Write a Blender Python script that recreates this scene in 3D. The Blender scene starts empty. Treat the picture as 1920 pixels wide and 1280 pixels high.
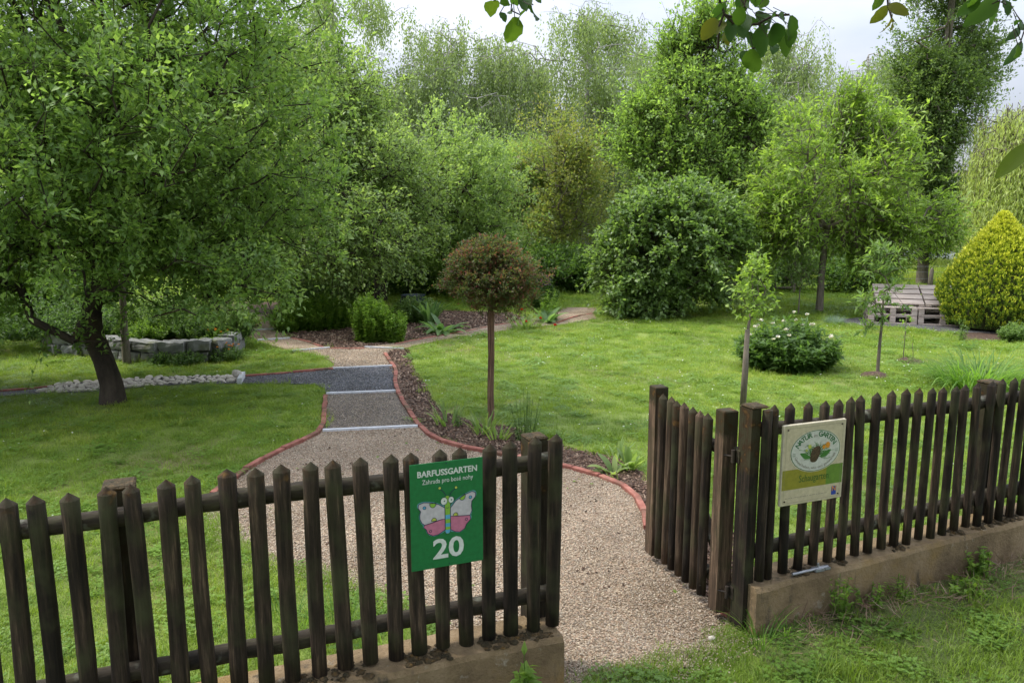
import bpy, math, random
import numpy as np
from mathutils import Vector, Matrix, noise as mn

rng = np.random.default_rng(7)
random.seed(7)
SC = bpy.context.scene
COL = SC.collection
PI = math.pi
R = math.radians

# ------------------------------------------------------------------ camera model
F = 1500.0
CH = 1.95
PIT = math.atan(247 / 1500)

def ray(x, y):
    a = (x - 960) / F
    b = (640 - y) / F
    return (a, math.cos(PIT) + b * math.sin(PIT), -math.sin(PIT) + b * math.cos(PIT))

def G(x, y, z=0.0):
    r = ray(x, y)
    t = (z - CH) / r[2]
    return (r[0] * t, r[1] * t)

def GD(x, y, d):
    a, b = G(x, y)
    return (a * (b + d) / b, b + d)

def AT(x, y, Y):
    r = ray(x, y)
    t = Y / r[1]
    return (r[0] * t, Y, CH + r[2] * t)

cam_d = bpy.data.cameras.new("camera")
cam_d.sensor_width = 36
cam_d.lens = F / 1920 * 36
cam_d.clip_start = 0.05
cam_d.clip_end = 2000
cam = bpy.data.objects.new("camera", cam_d)
COL.objects.link(cam)
cam.location = (0, 0, CH)
cam.rotation_euler = (PI / 2 - PIT, 0, 0)
SC.camera = cam

# ------------------------------------------------------------------ object helpers
def tag(o, label=None, cat=None, group=None, kind=None):
    if label: o["label"] = label
    if cat: o["category"] = cat
    if group: o["group"] = group
    if kind: o["kind"] = kind
    return o

def empty(name, loc=(0, 0, 0), rz=0.0, label=None, cat=None, group=None):
    o = bpy.data.objects.new(name, None)
    o.empty_display_size = 0.1
    COL.objects.link(o)
    o.location = loc
    o.rotation_euler = (0, 0, rz)
    return tag(o, label, cat, group)

def link(name, me, parent=None):
    o = bpy.data.objects.new(name, me)
    COL.objects.link(o)
    if parent is not None:
        o.parent = parent
    return o

def build(name, V, Fc, mat, parent=None, smooth=False, attrs=None):
    me = bpy.data.meshes.new(name)
    me.from_pydata([tuple(v) for v in V], [], [tuple(f) for f in Fc])
    if isinstance(mat, (list, tuple)):
        for m in mat: me.materials.append(m)
    else:
        me.materials.append(mat)
    if smooth:
        me.polygons.foreach_set("use_smooth", [True] * len(me.polygons))
    me.update()
    return link(name, me, parent)

def np_mesh(name, V, Q, mat, k=4, attrs=None, smooth=False):
    """V (n,3), Q (m,k) faces with k corners"""
    me = bpy.data.meshes.new(name)
    n, m = len(V), len(Q)
    me.vertices.add(n)
    me.vertices.foreach_set("co", np.ascontiguousarray(V, dtype=np.float32).ravel())
    me.loops.add(m * k)
    me.loops.foreach_set("vertex_index", np.ascontiguousarray(Q, dtype=np.int32).ravel())
    me.polygons.add(m)
    me.polygons.foreach_set("loop_start", np.arange(0, m * k, k, dtype=np.int32))
    me.polygons.foreach_set("loop_total", np.full(m, k, dtype=np.int32))
    if smooth:
        me.polygons.foreach_set("use_smooth", np.ones(m, dtype=bool))
    me.materials.append(mat)
    if attrs:
        for an, av in attrs.items():
            a = me.attributes.new(an, 'FLOAT', 'POINT')
            a.data.foreach_set("value", np.ascontiguousarray(av, dtype=np.float32))
    me.update(calc_edges=True)
    return me

class MB:
    """collects boxes, tubes and lathes into one mesh"""
    def __init__(s): s.V = []; s.F = []
    def add(s, V, Fc, M=None):
        o = len(s.V)
        for v in V:
            v = Vector(v)
            s.V.append(tuple(M @ v) if M is not None else tuple(v))
        s.F += [tuple(i + o for i in f) for f in Fc]
    def box(s, c, d, M=None, bev=0.0):
        x, y, z = d[0] / 2, d[1] / 2, d[2] / 2
        if bev <= 0:
            V = [(c[0] + i * x, c[1] + j * y, c[2] + k * z) for i in (-1, 1) for j in (-1, 1) for k in (-1, 1)]
            s.add(V, [(0, 1, 3, 2), (4, 6, 7, 5), (0, 4, 5, 1), (2, 3, 7, 6), (0, 2, 6, 4), (1, 5, 7, 3)], M)
            return
        b = bev
        V = []; Fc = []
        for (dz, ins) in ((-z, b), (-z + b, 0), (z - b, 0), (z, b)):
            xx, yy = x - ins, y - ins
            V += [(c[0] - xx + (0 if ins else 0), c[1] - yy, c[2] + dz), (c[0] + xx, c[1] - yy, c[2] + dz), (c[0] + xx, c[1] + yy, c[2] + dz), (c[0] - xx, c[1] + yy, c[2] + dz)]
        for l in range(3):
            for i in range(4):
                j = (i + 1) % 4
                Fc.append((l * 4 + i, l * 4 + j, l * 4 + 4 + j, l * 4 + 4 + i))
        Fc.append((3, 2, 1, 0)); Fc.append((12, 13, 14, 15))
        s.add(V, Fc, M)
    def tube(s, P, rad, n=8, cap=True):
        P = [Vector(p) for p in P]
        V = []; Fc = []
        up = Vector((0.13, 0.27, 0.95))
        for i, p in enumerate(P):
            d = (P[min(i + 1, len(P) - 1)] - P[max(i - 1, 0)]).normalized()
            a = d.cross(up)
            if a.length < 0.05: a = d.cross(Vector((1, 0, 0)))
            a.normalize(); b = d.cross(a)
            r = rad[i] if isinstance(rad, (list, tuple)) else rad
            for k in range(n):
                t = 2 * PI * k / n
                V.append(p + a * (math.cos(t) * r) + b * (math.sin(t) * r))
        for i in range(len(P) - 1):
            for k in range(n):
                j = (k + 1) % n
                Fc.append((i * n + k, i * n + j, (i + 1) * n + j, (i + 1) * n + k))
        if cap:
            Fc.append(tuple(reversed(range(n))))
            Fc.append(tuple((len(P) - 1) * n + k for k in range(n)))
        s.add(V, Fc)
    def make(s, name, mat, parent=None, smooth=False):
        return build(name, s.V, s.F, mat, parent, smooth)

# ------------------------------------------------------------------ materials
def new_mat(name):
    m = bpy.data.materials.new(name)
    m.use_nodes = True
    nt = m.node_tree
    nt.nodes.clear()
    out = nt.nodes.new("ShaderNodeOutputMaterial")
    return m, nt, out

def N(nt, t, **kw):
    n = nt.nodes.new(t)
    for k, v in kw.items():
        if k.startswith("i_"):
            n.inputs[k[2:].replace("_", " ")].default_value = v
        else:
            setattr(n, k, v)
    return n

def ramp(nt, stops, interp='LINEAR'):
    r = nt.nodes.new("ShaderNodeValToRGB")
    r.color_ramp.interpolation = interp
    els = r.color_ramp.elements
    while len(els) > 1: els.remove(els[-1])
    els[0].position = stops[0][0]; els[0].color = (*stops[0][1], 1)
    for p, c in stops[1:]:
        e = els.new(p); e.color = (*c, 1)
    return r

def bump(nt, h_out, dist, strength=1.0):
    b = nt.nodes.new("ShaderNodeBump")
    b.inputs["Distance"].default_value = dist
    b.inputs["Strength"].default_value = strength
    nt.links.new(h_out, b.inputs["Height"])
    return b

def leaf_mat(name, cols, trans=0.5, tcol=1.6, rough=0.5, attr="rnd", inst=False, spec=0.35):
    m, nt, out = new_mat(name)
    L = nt.links.new
    at = N(nt, "ShaderNodeAttribute", attribute_name=attr)
    if inst: at.attribute_type = 'INSTANCER'
    k = len(cols) - 1
    rp = ramp(nt, [(i / k if k else 0, c) for i, c in enumerate(cols)])
    L(at.outputs["Fac"], rp.inputs[0])
    p = N(nt, "ShaderNodeBsdfPrincipled")
    p.inputs["Roughness"].default_value = rough
    p.inputs["Specular IOR Level"].default_value = spec
    L(rp.outputs[0], p.inputs["Base Color"])
    tr = N(nt, "ShaderNodeBsdfTranslucent")
    mx = N(nt, "ShaderNodeMix", data_type='RGBA', blend_type='MULTIPLY')
    mx.inputs[0].default_value = 1.0
    L(rp.outputs[0], mx.inputs[6])
    mx.inputs[7].default_value = (tcol * 1.05, tcol * 1.1, tcol * 0.55, 1)
    L(mx.outputs[2], tr.inputs[0])
    ms = N(nt, "ShaderNodeMixShader"); ms.inputs[0].default_value = trans
    L(p.outputs[0], ms.inputs[1]); L(tr.outputs[0], ms.inputs[2])
    L(ms.outputs[0], out.inputs[0])
    return m

def noise_mat(name, stops, scale=5, detail=6, stretch=(1, 1, 1), rough=0.85, bd=0.004, scale2=None, bstr=0.7, spec=0.3, objcoord=True, mix2=None):
    m, nt, out = new_mat(name)
    L = nt.links.new
    tc = N(nt, "ShaderNodeTexCoord")
    mp = N(nt, "ShaderNodeMapping"); mp.inputs["Scale"].default_value = stretch
    src = tc.outputs["Object"]
    if objcoord:
        oi = N(nt, "ShaderNodeObjectInfo")
        ad = N(nt, "ShaderNodeVectorMath", operation='ADD')
        sc = N(nt, "ShaderNodeMath", operation='MULTIPLY'); sc.inputs[1].default_value = 37.0
        L(oi.outputs["Random"], sc.inputs[0]); L(src, ad.inputs[0]); L(sc.outputs[0], ad.inputs[1])
        src = ad.outputs[0]
    L(src, mp.inputs[0])
    n1 = N(nt, "ShaderNodeTexNoise"); n1.inputs["Scale"].default_value = scale; n1.inputs["Detail"].default_value = detail
    n1.inputs["Roughness"].default_value = 0.65
    L(mp.outputs[0], n1.inputs["Vector"])
    rp = ramp(nt, stops)
    L(n1.outputs[0], rp.inputs[0])
    col = rp.outputs[0]
    if mix2:
        n2 = N(nt, "ShaderNodeTexNoise"); n2.inputs["Scale"].default_value = mix2[0]; n2.inputs["Detail"].default_value = 4
        L(src, n2.inputs["Vector"])
        r2 = ramp(nt, [(mix2[1], (0, 0, 0)), (mix2[2], (1, 1, 1))])
        L(n2.outputs[0], r2.inputs[0])
        mm = N(nt, "ShaderNodeMix", data_type='RGBA'); L(r2.outputs[0], mm.inputs[0]); L(col, mm.inputs[6])
        mm.inputs[7].default_value = (*mix2[3], 1)
        col = mm.outputs[2]
    p = N(nt, "ShaderNodeBsdfPrincipled"); p.inputs["Roughness"].default_value = rough
    p.inputs["Specular IOR Level"].default_value = spec
    L(col, p.inputs["Base Color"])
    n3 = N(nt, "ShaderNodeTexNoise"); n3.inputs["Scale"].default_value = scale2 or scale * 2; n3.inputs["Detail"].default_value = 5
    L(mp.outputs[0], n3.inputs["Vector"])
    b = bump(nt, n3.outputs[0], bd, bstr); L(b.outputs[0], p.inputs["Normal"])
    L(p.outputs[0], out.inputs[0])
    return m

def flat_mat(name, c, rough=0.6, spec=0.3, metal=0.0):
    m, nt, out = new_mat(name)
    L = nt.links.new
    tc = N(nt, "ShaderNodeTexCoord")
    n1 = N(nt, "ShaderNodeTexNoise"); n1.inputs["Scale"].default_value = 60; n1.inputs["Detail"].default_value = 4
    L(tc.outputs["Object"], n1.inputs["Vector"])
    rp = ramp(nt, [(0.3, tuple(x * 0.86 for x in c)), (0.7, tuple(min(1, x * 1.08) for x in c))])
    L(n1.outputs[0], rp.inputs[0])
    p = N(nt, "ShaderNodeBsdfPrincipled"); p.inputs["Roughness"].default_value = rough
    p.inputs["Specular IOR Level"].default_value = spec; p.inputs["Metallic"].default_value = metal
    L(rp.outputs[0], p.inputs["Base Color"]); L(p.outputs[0], out.inputs[0])
    return m

def gravel_mat(name, cols, cell=95, patch=None):
    m, nt, out = new_mat(name)
    L = nt.links.new
    tc = N(nt, "ShaderNodeTexCoord")
    v = N(nt, "ShaderNodeTexVoronoi"); v.inputs["Scale"].default_value = cell
    L(tc.outputs["Object"], v.inputs["Vector"])
    sp = N(nt, "ShaderNodeSeparateColor"); L(v.outputs["Color"], sp.inputs[0])
    k = len(cols) - 1
    rp = ramp(nt, [(i / k, c) for i, c in enumerate(cols)])
    L(sp.outputs[0], rp.inputs[0])
    # dark gaps between stones
    r2 = ramp(nt, [(0.35, (1, 1, 1)), (0.75, (0.4, 0.35, 0.3))])
    L(v.outputs["Distance"], r2.inputs[0])
    mx = N(nt, "ShaderNodeMix", data_type='RGBA', blend_type='MULTIPLY'); mx.inputs[0].default_value = 1
    L(rp.outputs[0], mx.inputs[6]); L(r2.outputs[0], mx.inputs[7])
    n1 = N(nt, "ShaderNodeTexNoise"); n1.inputs["Scale"].default_value = 1.7; n1.inputs["Detail"].default_value = 6
    L(tc.outputs["Object"], n1.inputs["Vector"])
    r3 = ramp(nt, [(0.35, (0.6, 0.57, 0.52)), (0.62, (1.05, 1.03, 1.0))])
    L(n1.outputs[0], r3.inputs[0])
    m2 = N(nt, "ShaderNodeMix", data_type='RGBA', blend_type='MULTIPLY'); m2.inputs[0].default_value = 1
    L(mx.outputs[2], m2.inputs[6]); L(r3.outputs[0], m2.inputs[7])
    p = N(nt, "ShaderNodeBsdfPrincipled"); p.inputs["Roughness"].default_value = 0.85; p.inputs["Specular IOR Level"].default_value = 0.25
    L(m2.outputs[2], p.inputs["Base Color"])
    inv = N(nt, "ShaderNodeMath", operation='SUBTRACT'); inv.inputs[0].default_value = 1; L(v.outputs["Distance"], inv.inputs[1])
    b = bump(nt, inv.outputs[0], 0.006, 0.9); L(b.outputs[0], p.inputs["Normal"])
    L(p.outputs[0], out.inputs[0])
    return m

M = {}
M['lawn'] = noise_mat("lawn soil and thatch", [(0.3, (0.078, 0.102, 0.024)), (0.5, (0.13, 0.18, 0.03)), (0.7, (0.182, 0.228, 0.048))], scale=1.2, detail=10, bd=0.02, scale2=40, objcoord=False, mix2=(0.6, 0.52, 0.7, (0.13, 0.108, 0.048)))
M['verge'] = noise_mat('worn verge earth', [(0.3, (0.05, 0.065, 0.02)), (0.5, (0.08, 0.10, 0.03)), (0.7, (0.12, 0.11, 0.05))], scale=6, detail=10, bd=0.02, scale2=40, objcoord=False, mix2=(2, 0.45, 0.6, (0.08, 0.11, 0.025)))
M['soil'] = noise_mat("bark mulch soil", [(0.3, (0.0238, 0.0145, 0.0093)), (0.5, (0.0638, 0.0382, 0.0255)), (0.72, (0.1445, 0.0935, 0.0638))], scale=38, detail=8, bd=0.03, scale2=25, objcoord=False, bstr=1.0)
M['beige'] = gravel_mat("beige pea gravel", [(0.4129, 0.3356, 0.2436), (0.2702, 0.2116, 0.1489), (0.3753, 0.2699, 0.1963), (0.4955, 0.4232, 0.3249), (0.2252, 0.1825, 0.142), (0.4354, 0.3649, 0.2842)])
M['grey'] = gravel_mat("mixed grey gravel", [(0.2351, 0.2029, 0.1706), (0.1314, 0.1199, 0.111), (0.3102, 0.2674, 0.2047), (0.1597, 0.1475, 0.1365), (0.3947, 0.332, 0.2561)])
M['dark'] = gravel_mat("dark basalt gravel", [(0.1144, 0.1218, 0.1376), (0.0704, 0.074, 0.086), (0.176, 0.1827, 0.1978), (0.088, 0.087, 0.1032), (0.2464, 0.2436, 0.258)])
M['brick'] = noise_mat("red edging brick", [(0.3, (0.12, 0.045, 0.035)), (0.5, (0.24, 0.088, 0.065)), (0.7, (0.34, 0.16, 0.12))], scale=9, bd=0.003, detail=9, mix2=(4, 0.5, 0.66, (0.10, 0.065, 0.04)))
M['metal_bar'] = noise_mat("weathered aluminium bar", [(0.3, (0.42, 0.43, 0.45)), (0.7, (0.62, 0.63, 0.66))], scale=20, bd=0.0005, rough=0.5)
def concrete_mat():
    m, nt, out = new_mat("weathered concrete")
    L = nt.links.new
    tc = N(nt, "ShaderNodeTexCoord")
    def nz(scale, det=8, st=None):
        n = N(nt, "ShaderNodeTexNoise"); n.inputs["Scale"].default_value = scale; n.inputs["Detail"].default_value = det; n.inputs["Roughness"].default_value = .7
        if st:
            mp = N(nt, "ShaderNodeMapping"); mp.inputs["Scale"].default_value = st; L(tc.outputs["Object"], mp.inputs[0]); L(mp.outputs[0], n.inputs["Vector"])
        else: L(tc.outputs["Object"], n.inputs["Vector"])
        return n
    def mixc(f, a, b):
        mm = N(nt, "ShaderNodeMix", data_type='RGBA'); L(f, mm.inputs[0]); L(a, mm.inputs[6])
        if isinstance(b, tuple): mm.inputs[7].default_value = (*b, 1)
        else: L(b, mm.inputs[7])
        return mm.outputs[2]
    a = nz(3.5, 12); r = ramp(nt, [(.3, (.095, .062, .03)), (.5, (.21, .145, .075)), (.7, (.32, .235, .14))]); L(a.outputs[0], r.inputs[0])
    col = r.outputs[0]
    b = nz(1.6, 6); rb = ramp(nt, [(.5, (0, 0, 0)), (.62, (.8, .8, .8))]); L(b.outputs[0], rb.inputs[0]); col = mixc(rb.outputs[0], col, (.23, .145, .04))
    c = nz(5, 6, (3, 3, .6)); rc = ramp(nt, [(.58, (0, 0, 0)), (.68, (.8, .8, .8))]); L(c.outputs[0], rc.inputs[0]); col = mixc(rc.outputs[0], col, (.055, .045, .03))
    d = nz(9, 8); rd = ramp(nt, [(.62, (0, 0, 0)), (.70, (.7, .7, .7))]); L(d.outputs[0], rd.inputs[0]); col = mixc(rd.outputs[0], col, (.42, .38, .31))
    v = N(nt, "ShaderNodeTexVoronoi"); v.inputs["Scale"].default_value = 120; L(tc.outputs["Object"], v.inputs["Vector"])
    rv = ramp(nt, [(.0, (.25, .25, .25)), (.25, (0, 0, 0))]); L(v.outputs["Distance"], rv.inputs[0]); col = mixc(rv.outputs[0], col, (.04, .03, .02))
    p = N(nt, "ShaderNodeBsdfPrincipled"); p.inputs["Roughness"].default_value = .9; L(col, p.inputs["Base Color"])
    e = nz(60, 8); ad = N(nt, "ShaderNodeMath", operation='ADD'); L(e.outputs[0], ad.inputs[0]); L(d.outputs[0], ad.inputs[1])
    bm = bump(nt, ad.outputs[0], .012, 1.0); L(bm.outputs[0], p.inputs["Normal"]); L(p.outputs[0], out.inputs[0])
    return m
M['concrete'] = concrete_mat()
M['stone'] = noise_mat("grey stone block", [(0.3, (0.112, 0.112, 0.1)), (0.55, (0.216, 0.216, 0.204)), (0.75, (0.304, 0.304, 0.296))], scale=6, detail=8, bd=0.012, scale2=14, mix2=(4, 0.55, 0.7, (0.136, 0.144, 0.072)))
M['cobble'] = noise_mat("pale river cobble", [(0.3, (0.34, 0.30, 0.25)), (0.6, (0.52, 0.48, 0.42)), (0.8, (0.62, 0.59, 0.54))], scale=9, bd=0.003, rough=0.7)
M['bark'] = noise_mat("rough dark bark", [(0.3, (0.0143, 0.0104, 0.0072)), (0.55, (0.0455, 0.0338, 0.024)), (0.75, (0.078, 0.0618, 0.0455))], scale=9, stretch=(0.95, 0.95, 0.325), bd=0.03, scale2=13, bstr=1.0, mix2=(3, 0.6, 0.72, (0.0585, 0.0325, 0.0195)))
M['bark_pale'] = noise_mat("pale birch bark", [(0.35, (0.10, 0.09, 0.08)), (0.5, (0.30, 0.28, 0.25)), (0.7, (0.48, 0.46, 0.42))], scale=4, stretch=(1, 1, 2.5), bd=0.01)
M['bark_grey'] = noise_mat("grey young bark", [(0.3, (0.075, 0.0638, 0.0488)), (0.7, (0.18, 0.15, 0.1125))], scale=15, stretch=(2, 2, 0.4), bd=0.006)
M['bark_red'] = noise_mat("stringy reddish bark", [(0.3, (0.05, 0.028, 0.018)), (0.5, (0.13, 0.075, 0.048)), (0.7, (0.25, 0.16, 0.10))], scale=30, stretch=(2, 2, 0.12), bd=0.012, scale2=45, bstr=1.0)
M['pallet'] = noise_mat("weathered pallet board", [(0.3, (0.255, 0.204, 0.17)), (0.55, (0.408, 0.34, 0.2975)), (0.75, (0.51, 0.442, 0.391))], scale=8, stretch=(0.4, 3, 3), bd=0.003)
M['white_wall'] = noise_mat("white render wall", [(0.3, (0.62, 0.62, 0.62)), (0.7, (0.78, 0.78, 0.77))], scale=2, bd=0.003)
M['iron'] = noise_mat("rusty dark iron", [(0.3, (0.022, 0.018, 0.015)), (0.6, (0.055, 0.04, 0.03)), (0.8, (0.11, 0.06, 0.035))], scale=18, bd=0.001, rough=0.6)
M['galv'] = flat_mat("galvanised steel", (0.30, 0.31, 0.33), 0.45, 0.5, 0.5)

# dark stained wood with streaks and mossy top ends
def wood_mat(name, base, streak, moss, ztop):
    m, nt, out = new_mat(name)
    L = nt.links.new
    tc = N(nt, "ShaderNodeTexCoord"); oi = N(nt, "ShaderNodeObjectInfo")
    sc = N(nt, "ShaderNodeMath", operation='MULTIPLY'); sc.inputs[1].default_value = 53.0
    L(oi.outputs["Random"], sc.inputs[0])
    ad = N(nt, "ShaderNodeVectorMath", operation='ADD'); L(tc.outputs["Object"], ad.inputs[0]); L(sc.outputs[0], ad.inputs[1])
    mp = N(nt, "ShaderNodeMapping"); mp.inputs["Scale"].default_value = (1, 1, 0.07); L(ad.outputs[0], mp.inputs[0])
    n1 = N(nt, "ShaderNodeTexNoise"); n1.inputs["Scale"].default_value = 55; n1.inputs["Detail"].default_value = 7; n1.inputs["Roughness"].default_value = 0.7
    L(mp.outputs[0], n1.inputs["Vector"])
    rp = ramp(nt, [(0.34, tuple(b * 0.35 for b in base)), (0.50, base), (0.58, tuple(b * 1.8 for b in base)), (0.68, streak)])
    L(n1.outputs[0], rp.inputs[0])
    vr = N(nt, "ShaderNodeMapRange"); vr.inputs["To Min"].default_value = .65; vr.inputs["To Max"].default_value = 1.9; L(oi.outputs["Random"], vr.inputs["Value"])
    vs = N(nt, "ShaderNodeVectorMath", operation='SCALE'); L(rp.outputs[0], vs.inputs[0]); L(vr.outputs[0], vs.inputs["Scale"])
    # green algae film in broad patches
    n2 = N(nt, "ShaderNodeTexNoise"); n2.inputs["Scale"].default_value = 7; n2.inputs["Detail"].default_value = 5; L(ad.outputs[0], n2.inputs["Vector"])
    r2 = ramp(nt, [(0.48, (0, 0, 0)), (0.7, (0.75, 0.75, 0.75))]); L(n2.outputs[0], r2.inputs[0])
    mg = N(nt, "ShaderNodeMix", data_type='RGBA'); L(r2.outputs[0], mg.inputs[0]); L(vs.outputs[0], mg.inputs[6]); mg.inputs[7].default_value = (0.045, 0.048, 0.02, 1)
    # moss near the top end
    sx = N(nt, "ShaderNodeSeparateXYZ"); L(tc.outputs["Object"], sx.inputs[0])
    n3 = N(nt, "ShaderNodeTexNoise"); n3.inputs["Scale"].default_value = 45; n3.inputs["Detail"].default_value = 4; L(ad.outputs[0], n3.inputs["Vector"])
    ma = N(nt, "ShaderNodeMath", operation='MULTIPLY_ADD'); ma.inputs[1].default_value = 0.09; L(n3.outputs[0], ma.inputs[0]); L(sx.outputs[2], ma.inputs[2])
    mr = N(nt, "ShaderNodeMapRange"); mr.inputs["From Min"].default_value = ztop + 0.045; mr.inputs["From Max"].default_value = ztop + 0.085
    L(ma.outputs[0], mr.inputs["Value"])
    n4 = N(nt, "ShaderNodeTexNoise"); n4.inputs["Scale"].default_value = 22; L(ad.outputs[0], n4.inputs["Vector"])
    r4 = ramp(nt, [(0.45, (0.035, 0.03, 0.014)), (0.62, tuple(v * .6 for v in moss)), (0.8, (0.16, 0.085, 0.02))]); L(n4.outputs[0], r4.inputs[0])
    mm = N(nt, "ShaderNodeMix", data_type='RGBA'); L(mr.outputs[0], mm.inputs[0]); L(mg.outputs[2], mm.inputs[6]); L(r4.outputs[0], mm.inputs[7])
    p = N(nt, "ShaderNodeBsdfPrincipled"); p.inputs["Roughness"].default_value = 0.8; p.inputs["Specular IOR Level"].default_value = 0.25
    L(mm.outputs[2], p.inputs["Base Color"])
    b = bump(nt, n1.outputs[0], 0.006, 0.8); L(b.outputs[0], p.inputs["Normal"])
    L(p.outputs[0], out.inputs[0])
    return m
M['picket'] = wood_mat("dark stained picket wood", (0.019, 0.0127, 0.0084), (0.079, 0.0536, 0.0345), (0.0527, 0.0281, 0.0099), 0.76)
M['gatewood'] = wood_mat("weathered brown gate wood", (0.0442, 0.0286, 0.0181), (0.1144, 0.0832, 0.0569), (0.0624, 0.0364, 0.0104), 0.90)
M['rail'] = noise_mat("mossy dark fence rail", [(0.3, (0.0109, 0.0082, 0.0057)), (0.5, (0.0306, 0.0231, 0.014)), (0.7, (0.051, 0.0476, 0.0224))], scale=14, stretch=(0.6, 2, 2), bd=0.006, mix2=(16, 0.6, 0.72, (0.1088, 0.1088, 0.0829)))
M['moss'] = noise_mat("brown and orange moss", [(0.3, (0.022, 0.02, 0.009)), (0.55, (0.06, 0.04, 0.018)), (0.78, (0.20, 0.11, 0.025))], scale=30, bd=0.012, scale2=80, bstr=1.0)

# foliage
M['l_apple'] = leaf_mat("apple leaves", [(0.095, 0.1642, 0.0485), (0.1286, 0.2134, 0.0593), (0.1733, 0.2681, 0.0755), (0.2795, 0.383, 0.1186)])
M['l_apple_b'] = leaf_mat("old apple leaves", [(0.1162, 0.1847, 0.065), (0.1584, 0.236, 0.08), (0.2112, 0.2924, 0.1), (0.3062, 0.3899, 0.14)])
M['l_mid'] = leaf_mat("mixed green leaves", [(0.1031, 0.1748, 0.055), (0.1466, 0.2262, 0.07), (0.2063, 0.2879, 0.09)])
M['l_birch'] = leaf_mat("birch leaves", [(0.1464, 0.195, 0.0798), (0.198, 0.2601, 0.1092), (0.2841, 0.3529, 0.168)])
M['l_maple'] = leaf_mat("bright green leaves", [(0.13, 0.205, 0.058), (0.185, 0.28, 0.072), (0.26, 0.375, 0.10)])
M['l_lilac'] = leaf_mat("lilac leaves", [(0.0978, 0.1674, 0.05), (0.138, 0.216, 0.065), (0.1955, 0.2808, 0.085)], spec=0.5, rough=0.4)
M['l_walnut'] = leaf_mat("yellow green leaves", [(0.1337, 0.22, 0.0443), (0.1952, 0.2933, 0.057), (0.2775, 0.3771, 0.0822)])
M['l_poplar'] = leaf_mat("poplar leaves", [(0.08, 0.13, 0.045), (0.11, 0.17, 0.055), (0.18, 0.25, 0.08)])
M['l_willow'] = leaf_mat("willow leaves", [(0.34, 0.40, 0.14), (0.43, 0.50, 0.18), (0.55, 0.58, 0.26)])
M['l_rusty'] = leaf_mat("rusty green leaves", [(0.12, 0.17, 0.05), (0.17, 0.21, 0.06), (0.28, 0.23, 0.08)])
M['l_redtop'] = leaf_mat("red and green barberry leaves", [(0.07, 0.13, 0.04), (0.09, 0.15, 0.045), (0.10, 0.145, 0.045), (0.15, 0.11, 0.055), (0.25, 0.065, 0.07)])
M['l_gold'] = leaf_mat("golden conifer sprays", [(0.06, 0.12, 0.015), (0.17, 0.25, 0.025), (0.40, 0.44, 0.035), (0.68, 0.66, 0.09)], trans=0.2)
M['l_dark'] = leaf_mat("dark herb leaves", [(0.06, 0.115, 0.03), (0.09, 0.16, 0.04), (0.13, 0.21, 0.055)])
M['l_fresh'] = leaf_mat("fresh herb leaves", [(0.1056, 0.1926, 0.0308), (0.1656, 0.2699, 0.0429), (0.2556, 0.3606, 0.0605)])
M['l_mint'] = leaf_mat("grey green herb leaves", [(0.1056, 0.1669, 0.0605), (0.15, 0.2318, 0.0726), (0.2256, 0.2968, 0.1089)])
M['l_lime'] = leaf_mat("lime yellow bracts", [(0.2, 0.27, 0.03), (0.35, 0.38, 0.04)])
M['l_strap'] = leaf_mat("strap leaves", [(0.072, 0.1568, 0.0275), (0.12, 0.224, 0.0385), (0.18, 0.2912, 0.055)])
M['l_iris'] = leaf_mat("iris leaves", [(0.13, 0.20, 0.06), (0.18, 0.26, 0.08), (0.25, 0.32, 0.11)])
M['l_broad'] = leaf_mat("broad grey green leaves", [(0.09, 0.17, 0.06), (0.13, 0.22, 0.08), (0.18, 0.28, 0.11)])
M['l_fescue'] = leaf_mat("blue fescue blades", [(0.14, 0.20, 0.19), (0.22, 0.29, 0.28)])
M['l_straw'] = leaf_mat("dry straw", [(0.28, 0.2, 0.1), (0.4, 0.31, 0.17)], trans=0.1)
M['l_canopy'] = leaf_mat("walnut leaflets", [(0.03, 0.07, 0.018), (0.045, 0.10, 0.02), (0.08, 0.15, 0.02), (0.13, 0.12, 0.02)], trans=0.45, tcol=1.7)
M['f_white'] = leaf_mat("white petals", [(0.75, 0.72, 0.7), (0.85, 0.8, 0.8)], trans=0.3, tcol=1.0)
M['f_red'] = leaf_mat("poppy petals", [(0.55, 0.03, 0.015), (0.75, 0.06, 0.02)], trans=0.2, tcol=1.0)
M['f_orange'] = leaf_mat("orange petals", [(0.7, 0.25, 0.02), (0.8, 0.42, 0.03)], trans=0.2, tcol=1.0)
M['f_violet'] = leaf_mat("violet petals", [(0.14, 0.06, 0.16), (0.25, 0.13, 0.27)], trans=0.2, tcol=1.0)
M['f_dark'] = leaf_mat("maroon petals", [(0.05, 0.012, 0.02), (0.09, 0.02, 0.03)], trans=0.1, tcol=1.0)
M['grass'] = leaf_mat("lawn grass blades", [(0.10, 0.165, 0.02), (0.155, 0.235, 0.027), (0.225, 0.315, 0.035), (0.34, 0.36, 0.09)], attr="tone", inst=True, trans=0.35)
M['clover'] = leaf_mat("clover leaflets", [(0.09, 0.17, 0.025), (0.13, 0.225, 0.032), (0.18, 0.28, 0.045)], attr="tone", inst=True, trans=0.35)
M['petal'] = leaf_mat("small white lawn flowers", [(0.45, 0.5, 0.4), (0.7, 0.7, 0.66)], attr="tone", inst=True, trans=0.2, tcol=1.0)
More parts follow.
